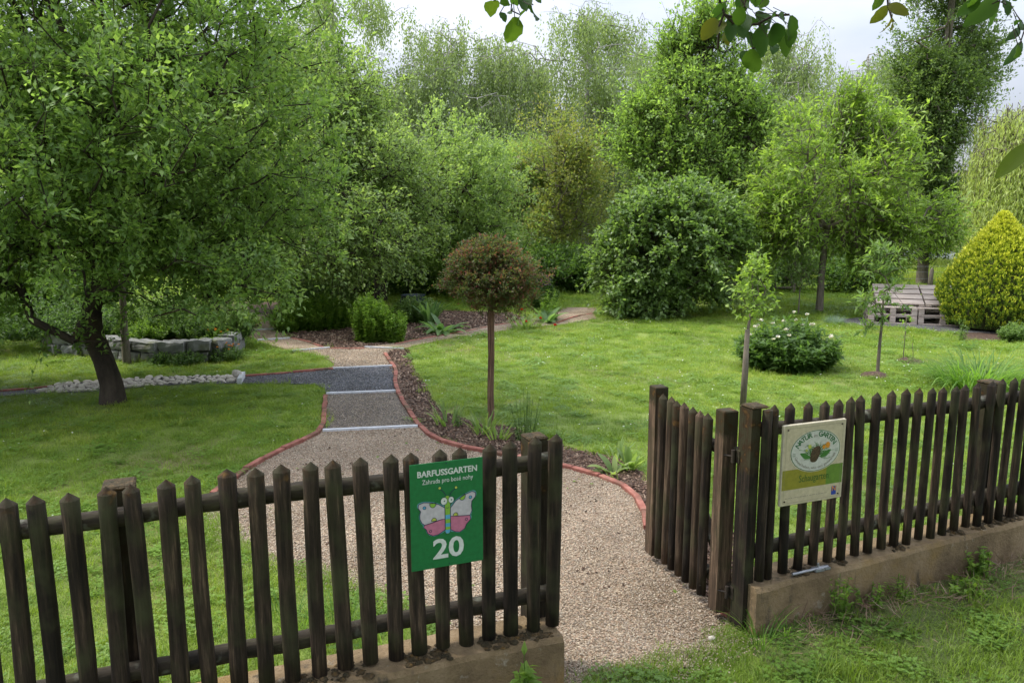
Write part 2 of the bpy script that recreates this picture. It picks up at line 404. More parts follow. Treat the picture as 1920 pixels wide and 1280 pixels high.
def inst_mat(name, cols):
    m, nt, out = new_mat(name)
    at = N(nt, "ShaderNodeAttribute", attribute_name="tone"); at.attribute_type = 'INSTANCER'
    k = len(cols) - 1
    rp = ramp(nt, [(i / k, c) for i, c in enumerate(cols)])
    nt.links.new(at.outputs["Fac"], rp.inputs[0])
    p = N(nt, "ShaderNodeBsdfPrincipled"); p.inputs["Roughness"].default_value = 0.8; p.inputs["Specular IOR Level"].default_value = 0.3
    nt.links.new(rp.outputs[0], p.inputs["Base Color"]); nt.links.new(p.outputs[0], out.inputs[0])
    return m
M['peb_beige'] = inst_mat("beige pebble", [(0.4129, 0.3356, 0.2436), (0.2252, 0.175, 0.1218), (0.3753, 0.2626, 0.1895), (0.5254, 0.4524, 0.3518), (0.1877, 0.1532, 0.1218), (0.4504, 0.3794, 0.2978)])
M['peb_grey'] = inst_mat("grey pebble", [(0.2374, 0.1936, 0.1621), (0.1088, 0.1014, 0.1024), (0.3562, 0.2859, 0.2133), (0.1584, 0.1475, 0.1451), (0.4452, 0.3687, 0.2816)])
M['peb_dark'] = inst_mat("dark pebble", [(0.1056, 0.1131, 0.129), (0.0616, 0.0653, 0.0774), (0.1936, 0.2001, 0.215), (0.264, 0.261, 0.2666)])
M['chip'] = inst_mat("bark chip", [(0.03, 0.018, 0.012), (0.08, 0.045, 0.03), (0.15, 0.09, 0.06), (0.30, 0.22, 0.16)])

# ------------------------------------------------------------------ vector helpers
def nrm(a):
    return a / np.maximum(np.linalg.norm(a, axis=-1, keepdims=True), 1e-9)

def rdir(n):
    v = rng.normal(size=(n, 3))
    return nrm(v)

def noise3(P, f, off=0.0):
    return np.array([mn.noise(Vector((p[0] * f + off, p[1] * f + off * 0.7, p[2] * f - off))) for p in P])

def leaves_mesh(name, P, D, Nn, Ln, Wd, rnd, mat, fold=True, curl=0.12):
    """rhomb leaves: P base, D direction, Nn approx normal"""
    n = len(P)
    D = nrm(D)
    S = nrm(np.cross(D, Nn)); U = nrm(np.cross(S, D))
    Ln = Ln[:, None]; Wd = Wd[:, None]
    if fold:
        a = P
        c = P + D * Ln * 0.48 - U * Wd * 0.02
        l = P + D * Ln * 0.42 + S * Wd * 0.5 + U * Wd * 0.16
        r = P + D * Ln * 0.42 - S * Wd * 0.5 + U * Wd * 0.16
        t = P + D * Ln - U * Ln * curl
        V = np.stack([a, l, c, r, t], 1).reshape(-1, 3)
        b = np.arange(n)[:, None] * 5
        Q = np.concatenate([b + np.array([[0, 2, 4, 1]]), b + np.array([[0, 3, 4, 2]])], 0)
        at = np.repeat(rnd, 5)
    else:
        l = P + D * Ln * 0.45 + S * Wd * 0.5
        r = P + D * Ln * 0.45 - S * Wd * 0.5
        V = np.stack([P, r, P + D * Ln, l], 1).reshape(-1, 3)
        Q = np.arange(n * 4).reshape(-1, 4)
        at = np.repeat(rnd, 4)
    return np_mesh(name, V, Q, mat, 4, {"rnd": at})

def tubes_mesh(name, A, B, ra, rb, mat, n=5):
    """independent tapered tubes A->B"""
    A = np.asarray(A, float); B = np.asarray(B, float)
    d = nrm(B - A)
    up = np.tile(np.array([[0.21, 0.33, 0.92]]), (len(A), 1))
    s = nrm(np.cross(d, up)); u = np.cross(s, d)
    rings = []
    for k in range(n):
        t = 2 * PI * k / n
        o = s * math.cos(t) + u * math.sin(t)
        rings.append((A + o * ra[:, None], B + o * rb[:, None]))
    V = np.stack([r[0] for r in rings] + [r[1] for r in rings], 1).reshape(-1, 3)
    b = np.arange(len(A))[:, None] * 2 * n
    Q = np.concatenate([b + np.array([[k, (k + 1) % n, n + (k + 1) % n, n + k]]) for k in range(n)], 0)
    return np_mesh(name, V, Q, mat, 4, smooth=True)

def sample_crown(blobs, n, shell=0.45, gap=0.0, gf=0.8, off=0.0, zmin=None, keep=None):
    """n points inside a union of ellipsoids (cx,cy,cz,rx,ry,rz), biased to the outside, with gaps"""
    out = []
    vol = np.array([b[3] * b[4] * b[5] for b in blobs]); w = vol ** .7; w = w / w.sum()
    tries = 0
    while len(out) < n and tries < 40:
        tries += 1
        k = rng.choice(len(blobs), size=n, p=w)
        d = rdir(n)
        r = rng.random(n) ** (shell)
        B = np.array(blobs)[k]
        P = B[:, :3] + d * r[:, None] * B[:, 3:]
        nz = noise3(P, gf, off)
        # ragged surface: pull in or push out with noise
        P = B[:, :3] + d * (r * (1 + 0.42 * nz))[:, None] * B[:, 3:]
        ok = nz > (gap - 0.5 * 0)
        if zmin is not None: ok &= P[:, 2] > zmin
        if keep is not None: ok &= keep(P)
        out += list(P[ok])
    return np.array(out[:n])

def grow(trunk, targets, seg=0.35, jit=0.06, bias=0.35, droop=0.0, z0=None, low=None):
    """grow a branching skeleton from trunk polyline [(p,r)...] to the targets"""
    nodes = [np.array(p, float) for p, _ in trunk]
    par = [-1] + list(range(len(trunk) - 1))
    plen = [0.0]
    for i in range(1, len(nodes)):
        plen.append(plen[-1] + np.linalg.norm(nodes[i] - nodes[i - 1]))
    top = nodes[-1]
    key = np.linalg.norm(targets - top, axis=1)
    if low is not None: key = key + np.where(targets[:, 2] < low, 100.0, 0)
    order = np.argsort(key)
    cap = len(targets) * 14 + 200
    NP = np.zeros((cap, 3)); PL = np.zeros(cap)
    n = len(nodes)
    NP[:n] = nodes; PL[:n] = plen
    first = max(1, n - 3)
    tip = []
    for ti in order:
        t = targets[ti]
        dd = np.linalg.norm(NP[first:n] - t, axis=1) + bias * PL[first:n]
        # avoid growing back down
        if low is None or t[2] > low: dd += np.where(NP[first:n, 2] > t[2] + 0.2, 0.5 * (NP[first:n, 2] - t[2]), 0)
        else: dd = np.linalg.norm(NP[first:n] - t, axis=1) * 3; dd[:3] += 8
        i = first + int(np.argmin(dd))
        a = NP[i].copy(); L = np.linalg.norm(t - a)
        k = max(1, min(12, int(L / seg)))
        prev = i
        for j in range(1, k + 1):
            f = j / k
            p = a + (t - a) * f
            if j < k:
                p = p + rng.normal(size=3) * jit * min(1, L) + np.array([0, 0, droop * math.sin(f * PI) * L])
            if n >= cap: break
            NP[n] = p; PL[n] = PL[prev] + np.linalg.norm(p - NP[prev]); par.append(prev); prev = n; n += 1
        tip.append(prev)
    return NP[:n], np.array(par), np.array(tip), order, len(trunk)

def radii(par, tips, ntrunk, trunk, r_tip, power=0.42, rmax=None):
    n = len(par)
    cnt = np.zeros(n); cnt[tips] += 1
    for i in range(n - 1, 0, -1):
        cnt[par[i]] += cnt[i]
    r = r_tip * np.maximum(cnt, 1) ** power
    if rmax: r = np.minimum(r, rmax)
    for i in range(ntrunk):
        r[i] = trunk[i][1]
    return r

SEEDS = {'maple_tree': 3, 'poplar_tree': 1}
def tree(name, trunk, blobs, ntwig, nleaf, leaf, mats, label, cat="tree", group=None, twig=0.35, shell=0.45, gap=-1, gf=0.8,
         up=0.35, out=0.6, fold=False, wd=0.5, r_tip=0.006, power=0.42, zmin=None, seg=0.4, bias=0.35, spread=0.5, hang=None, tone=0.0,
         droop=0.0, keep=None, twigs=False, extra=None, off=None, trunkn=12, tube_n=5, lean=None, tipbright=0.25, low=None, nsub=3, shoot=0.5):
    global rng
    rng = np.random.default_rng(sum((i + 1) * ord(c) for i, c in enumerate(label)) + SEEDS.get(name, 0))
    base = trunk[0][0]
    root = empty(name, (base[0], base[1], base[2]), 0, label, cat, group)
    B0 = np.array([base[0], base[1], base[2]])
    off = off if off is not None else rng.random() * 50
    T = sample_crown(blobs, ntwig, shell, gap, gf, off, zmin, keep)
    if extra is not None: T = np.concatenate([T, extra])
    NP, par, tips, order, nt_ = grow(trunk, T, seg=seg, bias=bias, droop=droop, low=low)
    r = radii(par, tips, nt_, trunk, r_tip, power, rmax=trunk[min(len(trunk) - 1, nt_ - 1)][1] * 0.8)
    # trunk: smooth tube with root flare
    mb = MB()
    P = [tuple(np.array(p) - B0) for p, _ in trunk]; rr = [q for _, q in trunk]
    mb.tube([(P[0][0], P[0][1], -0.08)] + P, [rr[0] * 1.25] + rr, n=trunkn)
    # limbs (all edges after the trunk)
    idx = np.arange(nt_, len(NP))
    A = NP[par[idx]] - B0; Bq = NP[idx] - B0
    ra = np.minimum(r[par[idx]], r[idx] * 1.35); rb = r[idx]
    me_l = tubes_mesh("limbs", A, Bq, ra, rb, mats[0], tube_n)
    tr = mb.make("trunk", mats[0], root, True)
    lim = link("limbs", me_l, tr)
    # leaves
    n = len(T); tot = n * nleaf
    c0 = np.mean(np.array(blobs)[:, :3], 0)
    O = nrm(T - c0)
    TD = nrm(O * out + np.array([0, 0, up]) + rng.normal(size=(n, 3)) * 0.45)
    tl = twig * (0.6 + 0.8 * rng.random(n))
    k = np.repeat(np.arange(n), nleaf)
    f = rng.random(tot)
    sub = rng.integers(0, nsub, tot)
    SD = nrm(np.repeat(TD[:, None, :], nsub, 1) + rng.normal(size=(n, nsub, 3)) * shoot)
    tdir = SD[k, sub]
    f = np.round(f * 9) / 9 + rng.normal(size=tot) * .015
    base_p = T[k] + tdir * (f * tl[k])[:, None] + rng.normal(size=(tot, 3)) * (spread * twig * 0.13)
    base_p[:, 2] -= (f ** 2) * tl[k] * .12
    if hang is not None:
        # weeping: leaves along hanging strings below each target
        hl = hang * (0.4 + rng.random(n))
        sway = rng.normal(size=(n, 3)) * 0.12
        sway[:, 2] = 0
        wsl = (np.array(lean) if lean is not None else np.zeros(3))
        base_p = T[k] + rng.normal(size=(tot, 3)) * np.array([0.05, 0.05, 0.05]) * spread * 2 + sway[k] * (f ** 1.2)[:, None] + wsl * (f * hl[k])[:, None]
        base_p[:, 2] -= f * hl[k]
        if zmin is not None: base_p[:, 2] = np.maximum(base_p[:, 2], zmin * 0.6)
        LD = nrm(rdir(tot) * 0.55 + np.array([0, 0, -0.9]))
        NN = rdir(tot)
    else:
        LD = nrm(rdir(tot) * 0.85 + tdir * 0.8 + np.array([0, 0, 0.0]))
        NN = nrm(np.array([0, 0, 1.0]) + rdir(tot) * 0.75)
    Ls = leaf * (0.65 + 0.6 * rng.random(tot))
    cl = rng.random(n)
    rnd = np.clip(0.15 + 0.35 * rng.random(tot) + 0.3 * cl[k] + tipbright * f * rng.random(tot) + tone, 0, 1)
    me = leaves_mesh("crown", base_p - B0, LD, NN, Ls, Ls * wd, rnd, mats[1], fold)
    link("crown", me, root)
    if twigs:
        if hang is not None:
            E2 = T + (np.array(lean) if lean is not None else 0) * hl[:, None] + np.array([0, 0, -1.0]) * hl[:, None] + sway
            link("twigs", tubes_mesh("twigs", T - B0, E2 - B0, np.full(n, r_tip * 0.6), np.full(n, r_tip * 0.3), mats[0], 3), tr)
        else:
            TT = np.repeat(T, nsub, 0) - B0
            E2 = TT + SD.reshape(-1, 3) * np.repeat(tl, nsub)[:, None]; E2[:, 2] -= np.repeat(tl, nsub) * .1
            link("twigs", tubes_mesh("twigs", TT, E2, np.full(n * nsub, r_tip * .8), np.full(n * nsub, r_tip * 0.3), mats[0], 3), tr)
    return root

# blades: curved strips (grass, iris, hosta, daylily)
def blades_mesh(name, base, az, Ln, Wd, el0, bend, rnd, mat, seg=6, prof='strap', fold=0.0):
    n = len(base)
    pts = []
    p = np.array(base, float)
    el = np.array(el0, float)
    h = np.stack([np.cos(az), np.sin(az), np.zeros(n)], 1)
    s = np.stack([-np.sin(az), np.cos(az), np.zeros(n)], 1)
    VL = []; 
    for i in range(seg + 1):
        f = i / seg
        if prof == 'strap': w = (1 - f) ** 0.6 * (0.75 + 0.25 * math.sin(min(1, f * 3) * PI / 2)) if f < 1 else 0.02
        elif prof == 'broad': w = max(0.08, math.sin(PI * min(1, f * 0.93 + 0.05)) ** 0.8)
        else: w = 1 - f * 0.97
        d = h * np.cos(el)[:, None] + np.array([[0, 0, 1.0]]) * np.sin(el)[:, None]
        hw = (Wd * w * 0.5)[:, None]
        upv = np.cross(s, d)
        VL.append(p + s * hw - upv * (hw * fold)); VL.append(p - upv * 0 + 0 * s); VL.append(p - s * hw - upv * (hw * fold))
        p = p + d * (Ln / seg)[:, None]
        el = el - bend / seg
    V = np.stack(VL, 1)
    m = (seg + 1) * 3
    V = V.reshape(-1, 3)
    b = np.arange(n)[:, None] * m
    Q = []
    for i in range(seg):
        Q.append(b + np.array([[i * 3, i * 3 + 1, i * 3 + 4, i * 3 + 3]]))
        Q.append(b + np.array([[i * 3 + 1, i * 3 + 2, i * 3 + 5, i * 3 + 4]]))
    return np_mesh(name, V, np.concatenate(Q, 0), mat, 4, {"rnd": np.repeat(rnd, m)}, smooth=True)

def strap_clump(name, x, y, n, L, W, mat, label, cat="plant", rad=0.08, el=(0.9, 1.5), bend=(0.8, 1.8), prof='strap', group=None, fold=0.25, az=None, z=0.0):
    root = empty(name, (x, y, z), 0, label, cat, group)
    a = rng.random(n) * 2 * PI if az is None else az + rng.normal(size=n) * 0.7
    rr = rad * np.sqrt(rng.random(n))
    base = np.stack([np.cos(a) * rr, np.sin(a) * rr, np.full(n, -0.01)], 1)
    Ls = L * (0.6 + 0.5 * rng.random(n))
    me = blades_mesh("leaves", base, a + rng.normal(size=n) * 0.3, Ls, W * (0.7 + 0.5 * rng.random(n)), rng.uniform(*el, n), rng.uniform(*bend, n), rng.random(n), mat, prof=prof, fold=fold)
    link("leaves", me, root)
    return root

def herb(name, x, y, rad, h, nstem, npl, leaf, mat, label, cat="plant", wd=0.4, group=None, ry=None, dome=0.5, flowers=None, z=0.0, stem_mat=None, lean=0.25, up=0.25, ragged=0.35):
    """many upright stems with leaves all along; dome-shaped clump"""
    root = empty(name, (x, y, z), 0, label, cat, group)
    ry = ry or rad
    if nstem > 40: nstem = int(nstem * 1.5); npl = int(npl * 1.35); leaf *= 1.2
    a = rng.random(nstem) * 2 * PI; q = np.sqrt(rng.random(nstem))
    bx = np.cos(a) * q * rad; by = np.sin(a) * q * ry
    hh = h * (1 - dome * q ** 2) * (1.1 - ragged + ragged * rng.random(nstem))
    A = np.stack([bx * 0.75, by * 0.75, np.full(nstem, -0.02)], 1)
    B = np.stack([bx * (1 + lean), by * (1 + lean), hh], 1) + rng.normal(size=(nstem, 3)) * np.array([0.02, 0.02, 0.0])
    link("stems", tubes_mesh("stems", A, B, np.full(nstem, 0.0035), np.full(nstem, 0.0015), stem_mat or mat, 3), root)
    k = np.repeat(np.arange(nstem), npl); tot = len(k)
    f = 1 - rng.random(tot) ** 1.1 * 0.97
    P = A[k] + (B - A)[k] * f[:, None]
    D = rdir(tot); D[:, 2] = D[:, 2] * 0.4 + up
    NN = nrm(np.array([0, 0, 1.0]) + rdir(tot) * 0.5)
    Ls = leaf * (0.6 + 0.7 * rng.random(tot)) * (1.15 - 0.5 * f)
    rnd = np.clip(0.1 + 0.5 * rng.random(tot) + 0.4 * f ** 3 * rng.random(tot), 0, 1)
    link("leaves", leaves_mesh("leaves", P, D, NN, Ls, Ls * wd, rnd, mat, True), root)
    if flowers:
        fm, fn, fs = flowers
        sel = rng.permutation(np.argsort(-hh)[:max(fn, nstem // 3)])[:fn]
        for c in flower_pts(B[sel] + np.array([0, 0, fs * .5]), fs, fm): 
            link("flower", c, root)
    return root

def flower_pts(P, size, mat, petals=9):
    out = []
    for p in P:
        n = petals * 2
        D = rdir(n); D[:, 2] = np.abs(D[:, 2]) * 0.7 + 0.15
        me = leaves_mesh("flower", np.tile(p, (n, 1)), D, nrm(np.array([0, 0, 1.0]) + rdir(n) * 0.4), np.full(n, size * 0.6), np.full(n, size * 0.5), rng.random(n), mat, True, curl=-0.3)
        out.append(me)
    return out

def poly_ground(name, px, z, mat, kind="structure", label=None, jitter=0.0, world=False):
    P = [(p if world else G(*p, z)) for p in px]
    # densify + slight wobble
    V = []
    for i in range(len(P)):
        a, b = P[i], P[(i + 1) % len(P)]
        L = math.dist(a, b); k = max(1, min(30, int(L / 0.12)))
        for j in range(k):
            f = j / k
            x, y = a[0] + (b[0] - a[0]) * f, a[1] + (b[1] - a[1]) * f
            if jitter:
                x += jitter * mn.noise(Vector((x * 9, y * 9, 3))); y += jitter * mn.noise(Vector((x * 9, y * 9, 9)))
            V.append((x, y, z))
    o = build(name, V, [list(range(len(V)))], mat)
    o["kind"] = kind
    if label: o["label"] = label
    return o, P

def in_poly(X, Y, P):
    ins = np.zeros(len(X), bool)
    n = len(P)
    j = n - 1
    for i in range(n):
        xi, yi = P[i][0], P[i][1]; xj, yj = P[j][0], P[j][1]
        c = ((yi > Y) != (yj > Y)) & (X < (xj - xi) * (Y - yi) / ((yj - yi) or 1e-9) + xi)
        ins ^= c
        j = i
    return ins

# ================================================================== WORLD AND SUN
SUN_DIR = Vector((-0.62, 0.16, 0.92)).normalized()      # towards the sun: left, high, a little beyond the fence
w = bpy.data.worlds.new("World"); SC.world = w; w.use_nodes = True
nt = w.node_tree; nt.nodes.clear()
out = nt.nodes.new("ShaderNodeOutputWorld"); bg = nt.nodes.new("ShaderNodeBackground")
sky = nt.nodes.new("ShaderNodeTexSky"); sky.sky_type = 'NISHITA'; sky.sun_disc = False
sky.sun_elevation = math.asin(SUN_DIR.z); sky.sun_rotation = math.atan2(SUN_DIR.x, SUN_DIR.y)
sky.air_density = 1.0; sky.dust_density = 2.0
tc = nt.nodes.new("ShaderNodeTexCoord")
mp = nt.nodes.new("ShaderNodeMapping"); mp.inputs["Scale"].default_value = (1, 1, 3.2)
n1 = nt.nodes.new("ShaderNodeTexNoise"); n1.inputs["Scale"].default_value = 2.2; n1.inputs["Detail"].default_value = 7; n1.inputs["Roughness"].default_value = 0.55
nt.links.new(tc.outputs["Generated"], mp.inputs[0]); nt.links.new(mp.outputs[0], n1.inputs["Vector"])
rp = ramp(nt, [(0.30, (0.62, 0.62, 0.62)), (0.6, (0.97, 0.97, 0.97))]); nt.links.new(n1.outputs[0], rp.inputs[0])
n2 = nt.nodes.new("ShaderNodeTexNoise"); n2.inputs["Scale"].default_value = 3.1; n2.inputs["Detail"].default_value = 6
nt.links.new(mp.outputs[0], n2.inputs["Vector"])
r2 = ramp(nt, [(0.3, (4.7, 5.15, 6.3)), (0.65, (6.4, 6.65, 7.3))])
nt.links.new(n2.outputs[0], r2.inputs[0])
mx = nt.nodes.new("ShaderNodeMix"); mx.data_type = 'RGBA'
nt.links.new(rp.outputs[0], mx.inputs[0]); nt.links.new(sky.outputs[0], mx.inputs[6]); nt.links.new(r2.outputs[0], mx.inputs[7])
sxyz = nt.nodes.new("ShaderNodeSeparateXYZ"); nt.links.new(tc.outputs["Generated"], sxyz.inputs[0])
zc = nt.nodes.new("ShaderNodeMath"); zc.operation = 'MAXIMUM'; zc.inputs[1].default_value = 0; nt.links.new(sxyz.outputs[2], zc.inputs[0])
zm = nt.nodes.new("ShaderNodeMath"); zm.operation = 'MULTIPLY_ADD'; zm.inputs[1].default_value = 3.0; zm.inputs[2].default_value = 0.50; nt.links.new(zc.outputs[0], zm.inputs[0])
vm = nt.nodes.new("ShaderNodeVectorMath"); vm.operation = 'SCALE'; nt.links.new(mx.outputs[2], vm.inputs[0]); nt.links.new(zm.outputs[0], vm.inputs["Scale"])
nt.links.new(vm.outputs[0], bg.inputs[0]); bg.inputs[1].default_value = 0.10
nt.links.new(bg.outputs[0], out.inputs[0])
sl = bpy.data.lights.new("sun", 'SUN'); sl.energy = 2.8; sl.angle = R(10); sl.color = (1.0, 0.95, 0.86)
so = bpy.data.objects.new("sun", sl); COL.objects.link(so); so.rotation_euler = (-SUN_DIR).to_track_quat('-Z', 'Y').to_euler()
SC.view_settings.view_transform = 'Standard'; SC.view_settings.look = 'None'; SC.view_settings.gamma = 1
SC.view_settings.exposure = 0.68
SC.cycles.max_bounces = 8; SC.cycles.transmission_bounces = 4; SC.cycles.diffuse_bounces = 4
SC.cycles.use_denoising = True

# ================================================================== GROUND, PATHS, BEDS
def grid_ground():
    xs = np.concatenate([[-400, -120, -60], np.arange(-30, 31, 1.0), [60, 120, 400]])
    ys = np.concatenate([[-60, -20, -8], np.arange(-2, 41, 1.0), [60, 120, 500]])
    V = [(x, y, 0.0) for y in ys for x in xs]
    nx = len(xs)
    Fc = [(j * nx + i, j * nx + i + 1, (j + 1) * nx + i + 1, (j + 1) * nx + i) for j in range(len(ys) - 1) for i in range(nx - 1)]
    o = build("ground", V, Fc, M['lawn']); o["kind"] = "structure"
grid_ground()

VS0 = 1.16
def verge_z(s, off):
    a = min(1, max(0, (s - 1.05) / .35)) * max(0, .035 + .038 * (s - VS0))
    b = min(1, max(0, (1.9 - off) / 1.5)) 
    b = b * b * (3 - 2 * b)
    return a * (0.25 + .75 * b) if off > 0 else 0.0
P_front = [(605, 807), (783, 799), (810, 817), (850, 831), (900, 842), (950, 851), (1040, 868), (1130, 892), (1175, 910), (1200, 940), (1212, 1000), (1240, 1030), (1300, 1095), (1388, 1178),
           (1350, 1215), (1290, 1245), (1190, 1262), (1090, 1290), (1040, 1400), (900, 1400), (900, 1240), (800, 1165), (700, 1115), (570, 1075), (450, 1035), (400, 985), (390, 950), (400, 920), (440, 890), (490, 858), (540, 833), (585, 814)]
P_grey = [(605, 807), (783, 799), (765, 768), (745, 733), (611, 737), (608, 770)]
P_dark = [(611, 737), (745, 733), (741, 712), (735, 686), (620, 690), (560, 697), (455, 704), (448, 718), (520, 719), (590, 720), (608, 727)]
P_fork = [(620, 690), (735, 686), (730, 677), (718, 664), (735, 657), (757, 653), (684, 651), (620, 652), (548, 657), (590, 664), (618, 675), (627, 683)]
P_laneR = [(757, 653), (800, 643), (850, 633), (900, 627), (960, 617), (1060, 607), (1118, 597), (1118, 576), (1050, 576), (1035, 586), (990, 600), (930, 607), (880, 617), (812, 630), (740, 642), (684, 651)]
P_laneL = [(548, 657), (620, 652), (598, 647), (573, 638), (546, 632), (512, 618), (522, 602), (505, 588), (480, 590), (490, 605), (463, 615), (450, 624), (482, 637), (510, 648)]
P_farsoil = [(300, 590), (560, 590), (560, 566), (300, 566)]
P_bed = [(546, 632), (573, 638), (600, 648), (620, 652), (684, 651), (740, 642), (812, 630), (880, 617), (930, 607), (990, 600), (960, 586), (760, 580), (640, 585), (560, 595), (512, 616)]
P_strip = [(718, 664), (735, 700), (745, 733), (765, 768), (783, 799), (810, 817), (850, 831), (900, 842), (950, 851), (1040, 868), (1130, 892), (1175, 910), (1200, 940), (1212, 1000), (1240, 1030), (1260, 985),
           (1255, 930), (1205, 885), (1150, 855), (1080, 842), (1010, 818), (960, 800), (890, 790), (835, 772), (812, 750), (800, 722), (776, 690), (768, 655), (745, 654)]
P_gatesoil = [(1240, 1030), (1300, 1095), (1388, 1178), (1420, 1150), (1400, 1060), (1380, 1000), (1340, 985), (1300, 1010)]
P_stream = [(0, 742), (75, 738), (185, 734), (250, 727), (325, 721), (448, 718), (455, 704), (425, 703), (332, 706), (240, 710), (140, 716), (70, 727), (0, 732), (-200, 738), (-200, 749)]
P_bench = [(1555, 606), (1600, 609), (1700, 614), (1775, 622), (1900, 625), (1900, 590), (1760, 585), (1640, 593), (1570, 598)]
P_conif = [(1805, 638), (1960, 641), (1990, 630), (1960, 615), (1810, 615), (1800, 630)]

EXCL = []
def area(name, px, z, mat, j=0.02):
    o, P = poly_ground(name, px, z, mat, jitter=j)
    EXCL.append(P); return P
A_front = area("gravel_path", P_front, 0.008, M['beige'], 0.035)
A_grey = area("grey_gravel_path", P_grey, 0.009, M['grey'], 0)
A_dark = area("dark_gravel_path", P_dark, 0.010, M['dark'], 0)
A_fork = area("pale_gravel_path", P_fork, 0.009, M['beige'], 0)
A_laneR = area("right_garden_path", P_laneR, 0.008, M['beige'], 0)
A_laneL = area("left_garden_path", P_laneL, 0.008, M['beige'], 0)
A_far = area("mulch_ground", P_farsoil, 0.005, M['soil'])
A_bed = area("planting_bed_soil", P_bed, 0.006, M['soil'], 0.03)
A_strip = area("border_soil", P_strip, 0.006, M['soil'], 0.03)
A_gs = area("gateside_soil", P_gatesoil, 0.004, M['soil'], 0.05)
A_stream = area("cobble_path_bed", P_stream, 0.007, M['dark'], 0)
A_bench = area("bench_gravel", P_bench, 0.006, M['dark'], 0.04)
A_con = area("conifer_soil", P_conif, 0.004, M['soil'], 0.08)

# ------------------------------------------------------------------ brick edgings
def ribbon_edging(name, px, label, h=0.035, wdt=0.045, blen=0.24, group=None, z=0.0):
    P = [Vector((*G(x, y, h), 0)) for x, y in px]
    # resample by smooth (Catmull) interpolation
    Q = []
    for i in range(len(P) - 1):
        p0, p1, p2, p3 = P[max(i - 1, 0)], P[i], P[i + 1], P[min(i + 2, len(P) - 1)]
        for j in range(8):
            t = j / 8
            Q.append(0.5 * ((2 * p1) + (p2 - p0) * t + (2 * p0 - 5 * p1 + 4 * p2 - p3) * t * t + (3 * p1 - p0 - 3 * p2 + p3) * t ** 3))
    Q.append(P[-1])
    root_loc = Q[0].copy()
    mb = MB(); acc = 0.0; start = Q[0]
    dist = 0
    for i in range(1, len(Q)):
        dist = (Q[i] - start).length
        if dist >= blen or i == len(Q) - 1:
            if dist < 0.03: continue
            d = (Q[i] - start); mid = (Q[i] + start) / 2; ang = math.atan2(d.y, d.x)
            Mx = Matrix.Translation((mid.x - root_loc.x + random.gauss(0, .002), mid.y - root_loc.y + random.gauss(0, .002), h / 2 - 0.03 + random.gauss(0, 0.003))) @ Matrix.Rotation(ang + random.gauss(0, 0.012), 4, 'Z') @ Matrix.Rotation(random.gauss(0, 0.02), 4, 'X')
            mb.box((0, 0, 0), (d.length - 0.009, wdt, h + 0.06), Mx, bev=0.004)
            start = Q[i]
    o = mb.make(name, M['brick'])
    o.location = root_loc
    return tag(o, label, "edging", group)
ribbon_edging("brick_edging", [(722, 660), (730, 672), (742, 690), (741, 712), (748, 735), (765, 765), (785, 792), (812, 815), (850, 830), (900, 840), (950, 849), (1000, 858), (1040, 866), (1085, 876), (1130, 889), (1165, 903), (1190, 922), (1206, 946), (1214, 985)],
              "long curved red brick edging between gravel path and soil border")
ribbon_edging("brick_edging", [(397, 922), (430, 897), (480, 864), (530, 838), (575, 818), (602, 800), (607, 775), (610, 738)], "red brick edging curving along shaded lawn left of gravel")
ribbon_edging("brick_edging", [(453, 703), (520, 698), (590, 692), (625, 689)], "short red brick edging between dark gravel and sunny lawn tip", h=0.03)
ribbon_edging("brick_edging", [(546, 632), (573, 638), (599, 647), (625, 652), (684, 652)], "thin brick edging around the front of the planted island bed", h=0.02, wdt=0.04)
ribbon_edging("brick_edging", [(740, 643), (812, 630), (880, 618), (930, 608), (990, 600)], "thin brick edging on right rear side of island bed", h=0.02, wdt=0.04)
ribbon_edging("brick_edging", [(452, 622), (462, 614), (488, 606)], "tiny brick edging at far left bend of garden path", h=0.03, wdt=0.05)
ribbon_edging("brick_edging", [(1045, 604), (1080, 592), (1118, 585)], "faint brick line across the far path beside round shrub", h=0.02, wdt=0.04)
ribbon_edging("brick_edging", [(0, 731), (70, 726), (110, 719)], "low brick edging along the shaded far left of cobble path", h=0.02, wdt=0.04)

def bar(p, q, label, wd=0.03, h=0.03):
    a = Vector((*G(*p, 0.02), 0)); b = Vector((*G(*q, 0.02), 0)); d = b - a
    mb = MB(); mb.box((0, 0, h / 2 - 0.01), (d.length, wd, h + 0.02), None, bev=0.002)
    # side flange
    mb.box((0, wd * 0.5 + 0.004, h * 0.35), (d.length * 0.995, 0.008, 0.006))
    o = mb.make("threshold_bar", M['metal_bar']); o.location = (a + b) / 2; o.rotation_euler = (0, 0, math.atan2(d.y, d.x))
    tag(o, label, "path divider")
bar((605, 806), (783, 798), "pale metal bar nearest the fence, crossing between beige and grey gravel")
bar((612, 737), (746, 732), "pale bar between mixed grey and dark blue gravel")
bar((620, 690), (736, 685), "pale bar behind the dark gravel, before the path forks", wd=0.025)
bar((548, 657), (618, 651), "pale bar across the start of the left garden lane", wd=0.025)
bar((684, 650), (757, 653), "pale bar across the start of right garden lane", wd=0.025)
bar((482, 637), (543, 633), "pale bar halfway up the left garden lane", wd=0.025)
bar((466, 618), (522, 616), "farthest pale bar at the left lane's bend", wd=0.025)
bar((449, 717), (456, 704), "short pale bar at end of the cobble path", wd=0.05, h=0.07)

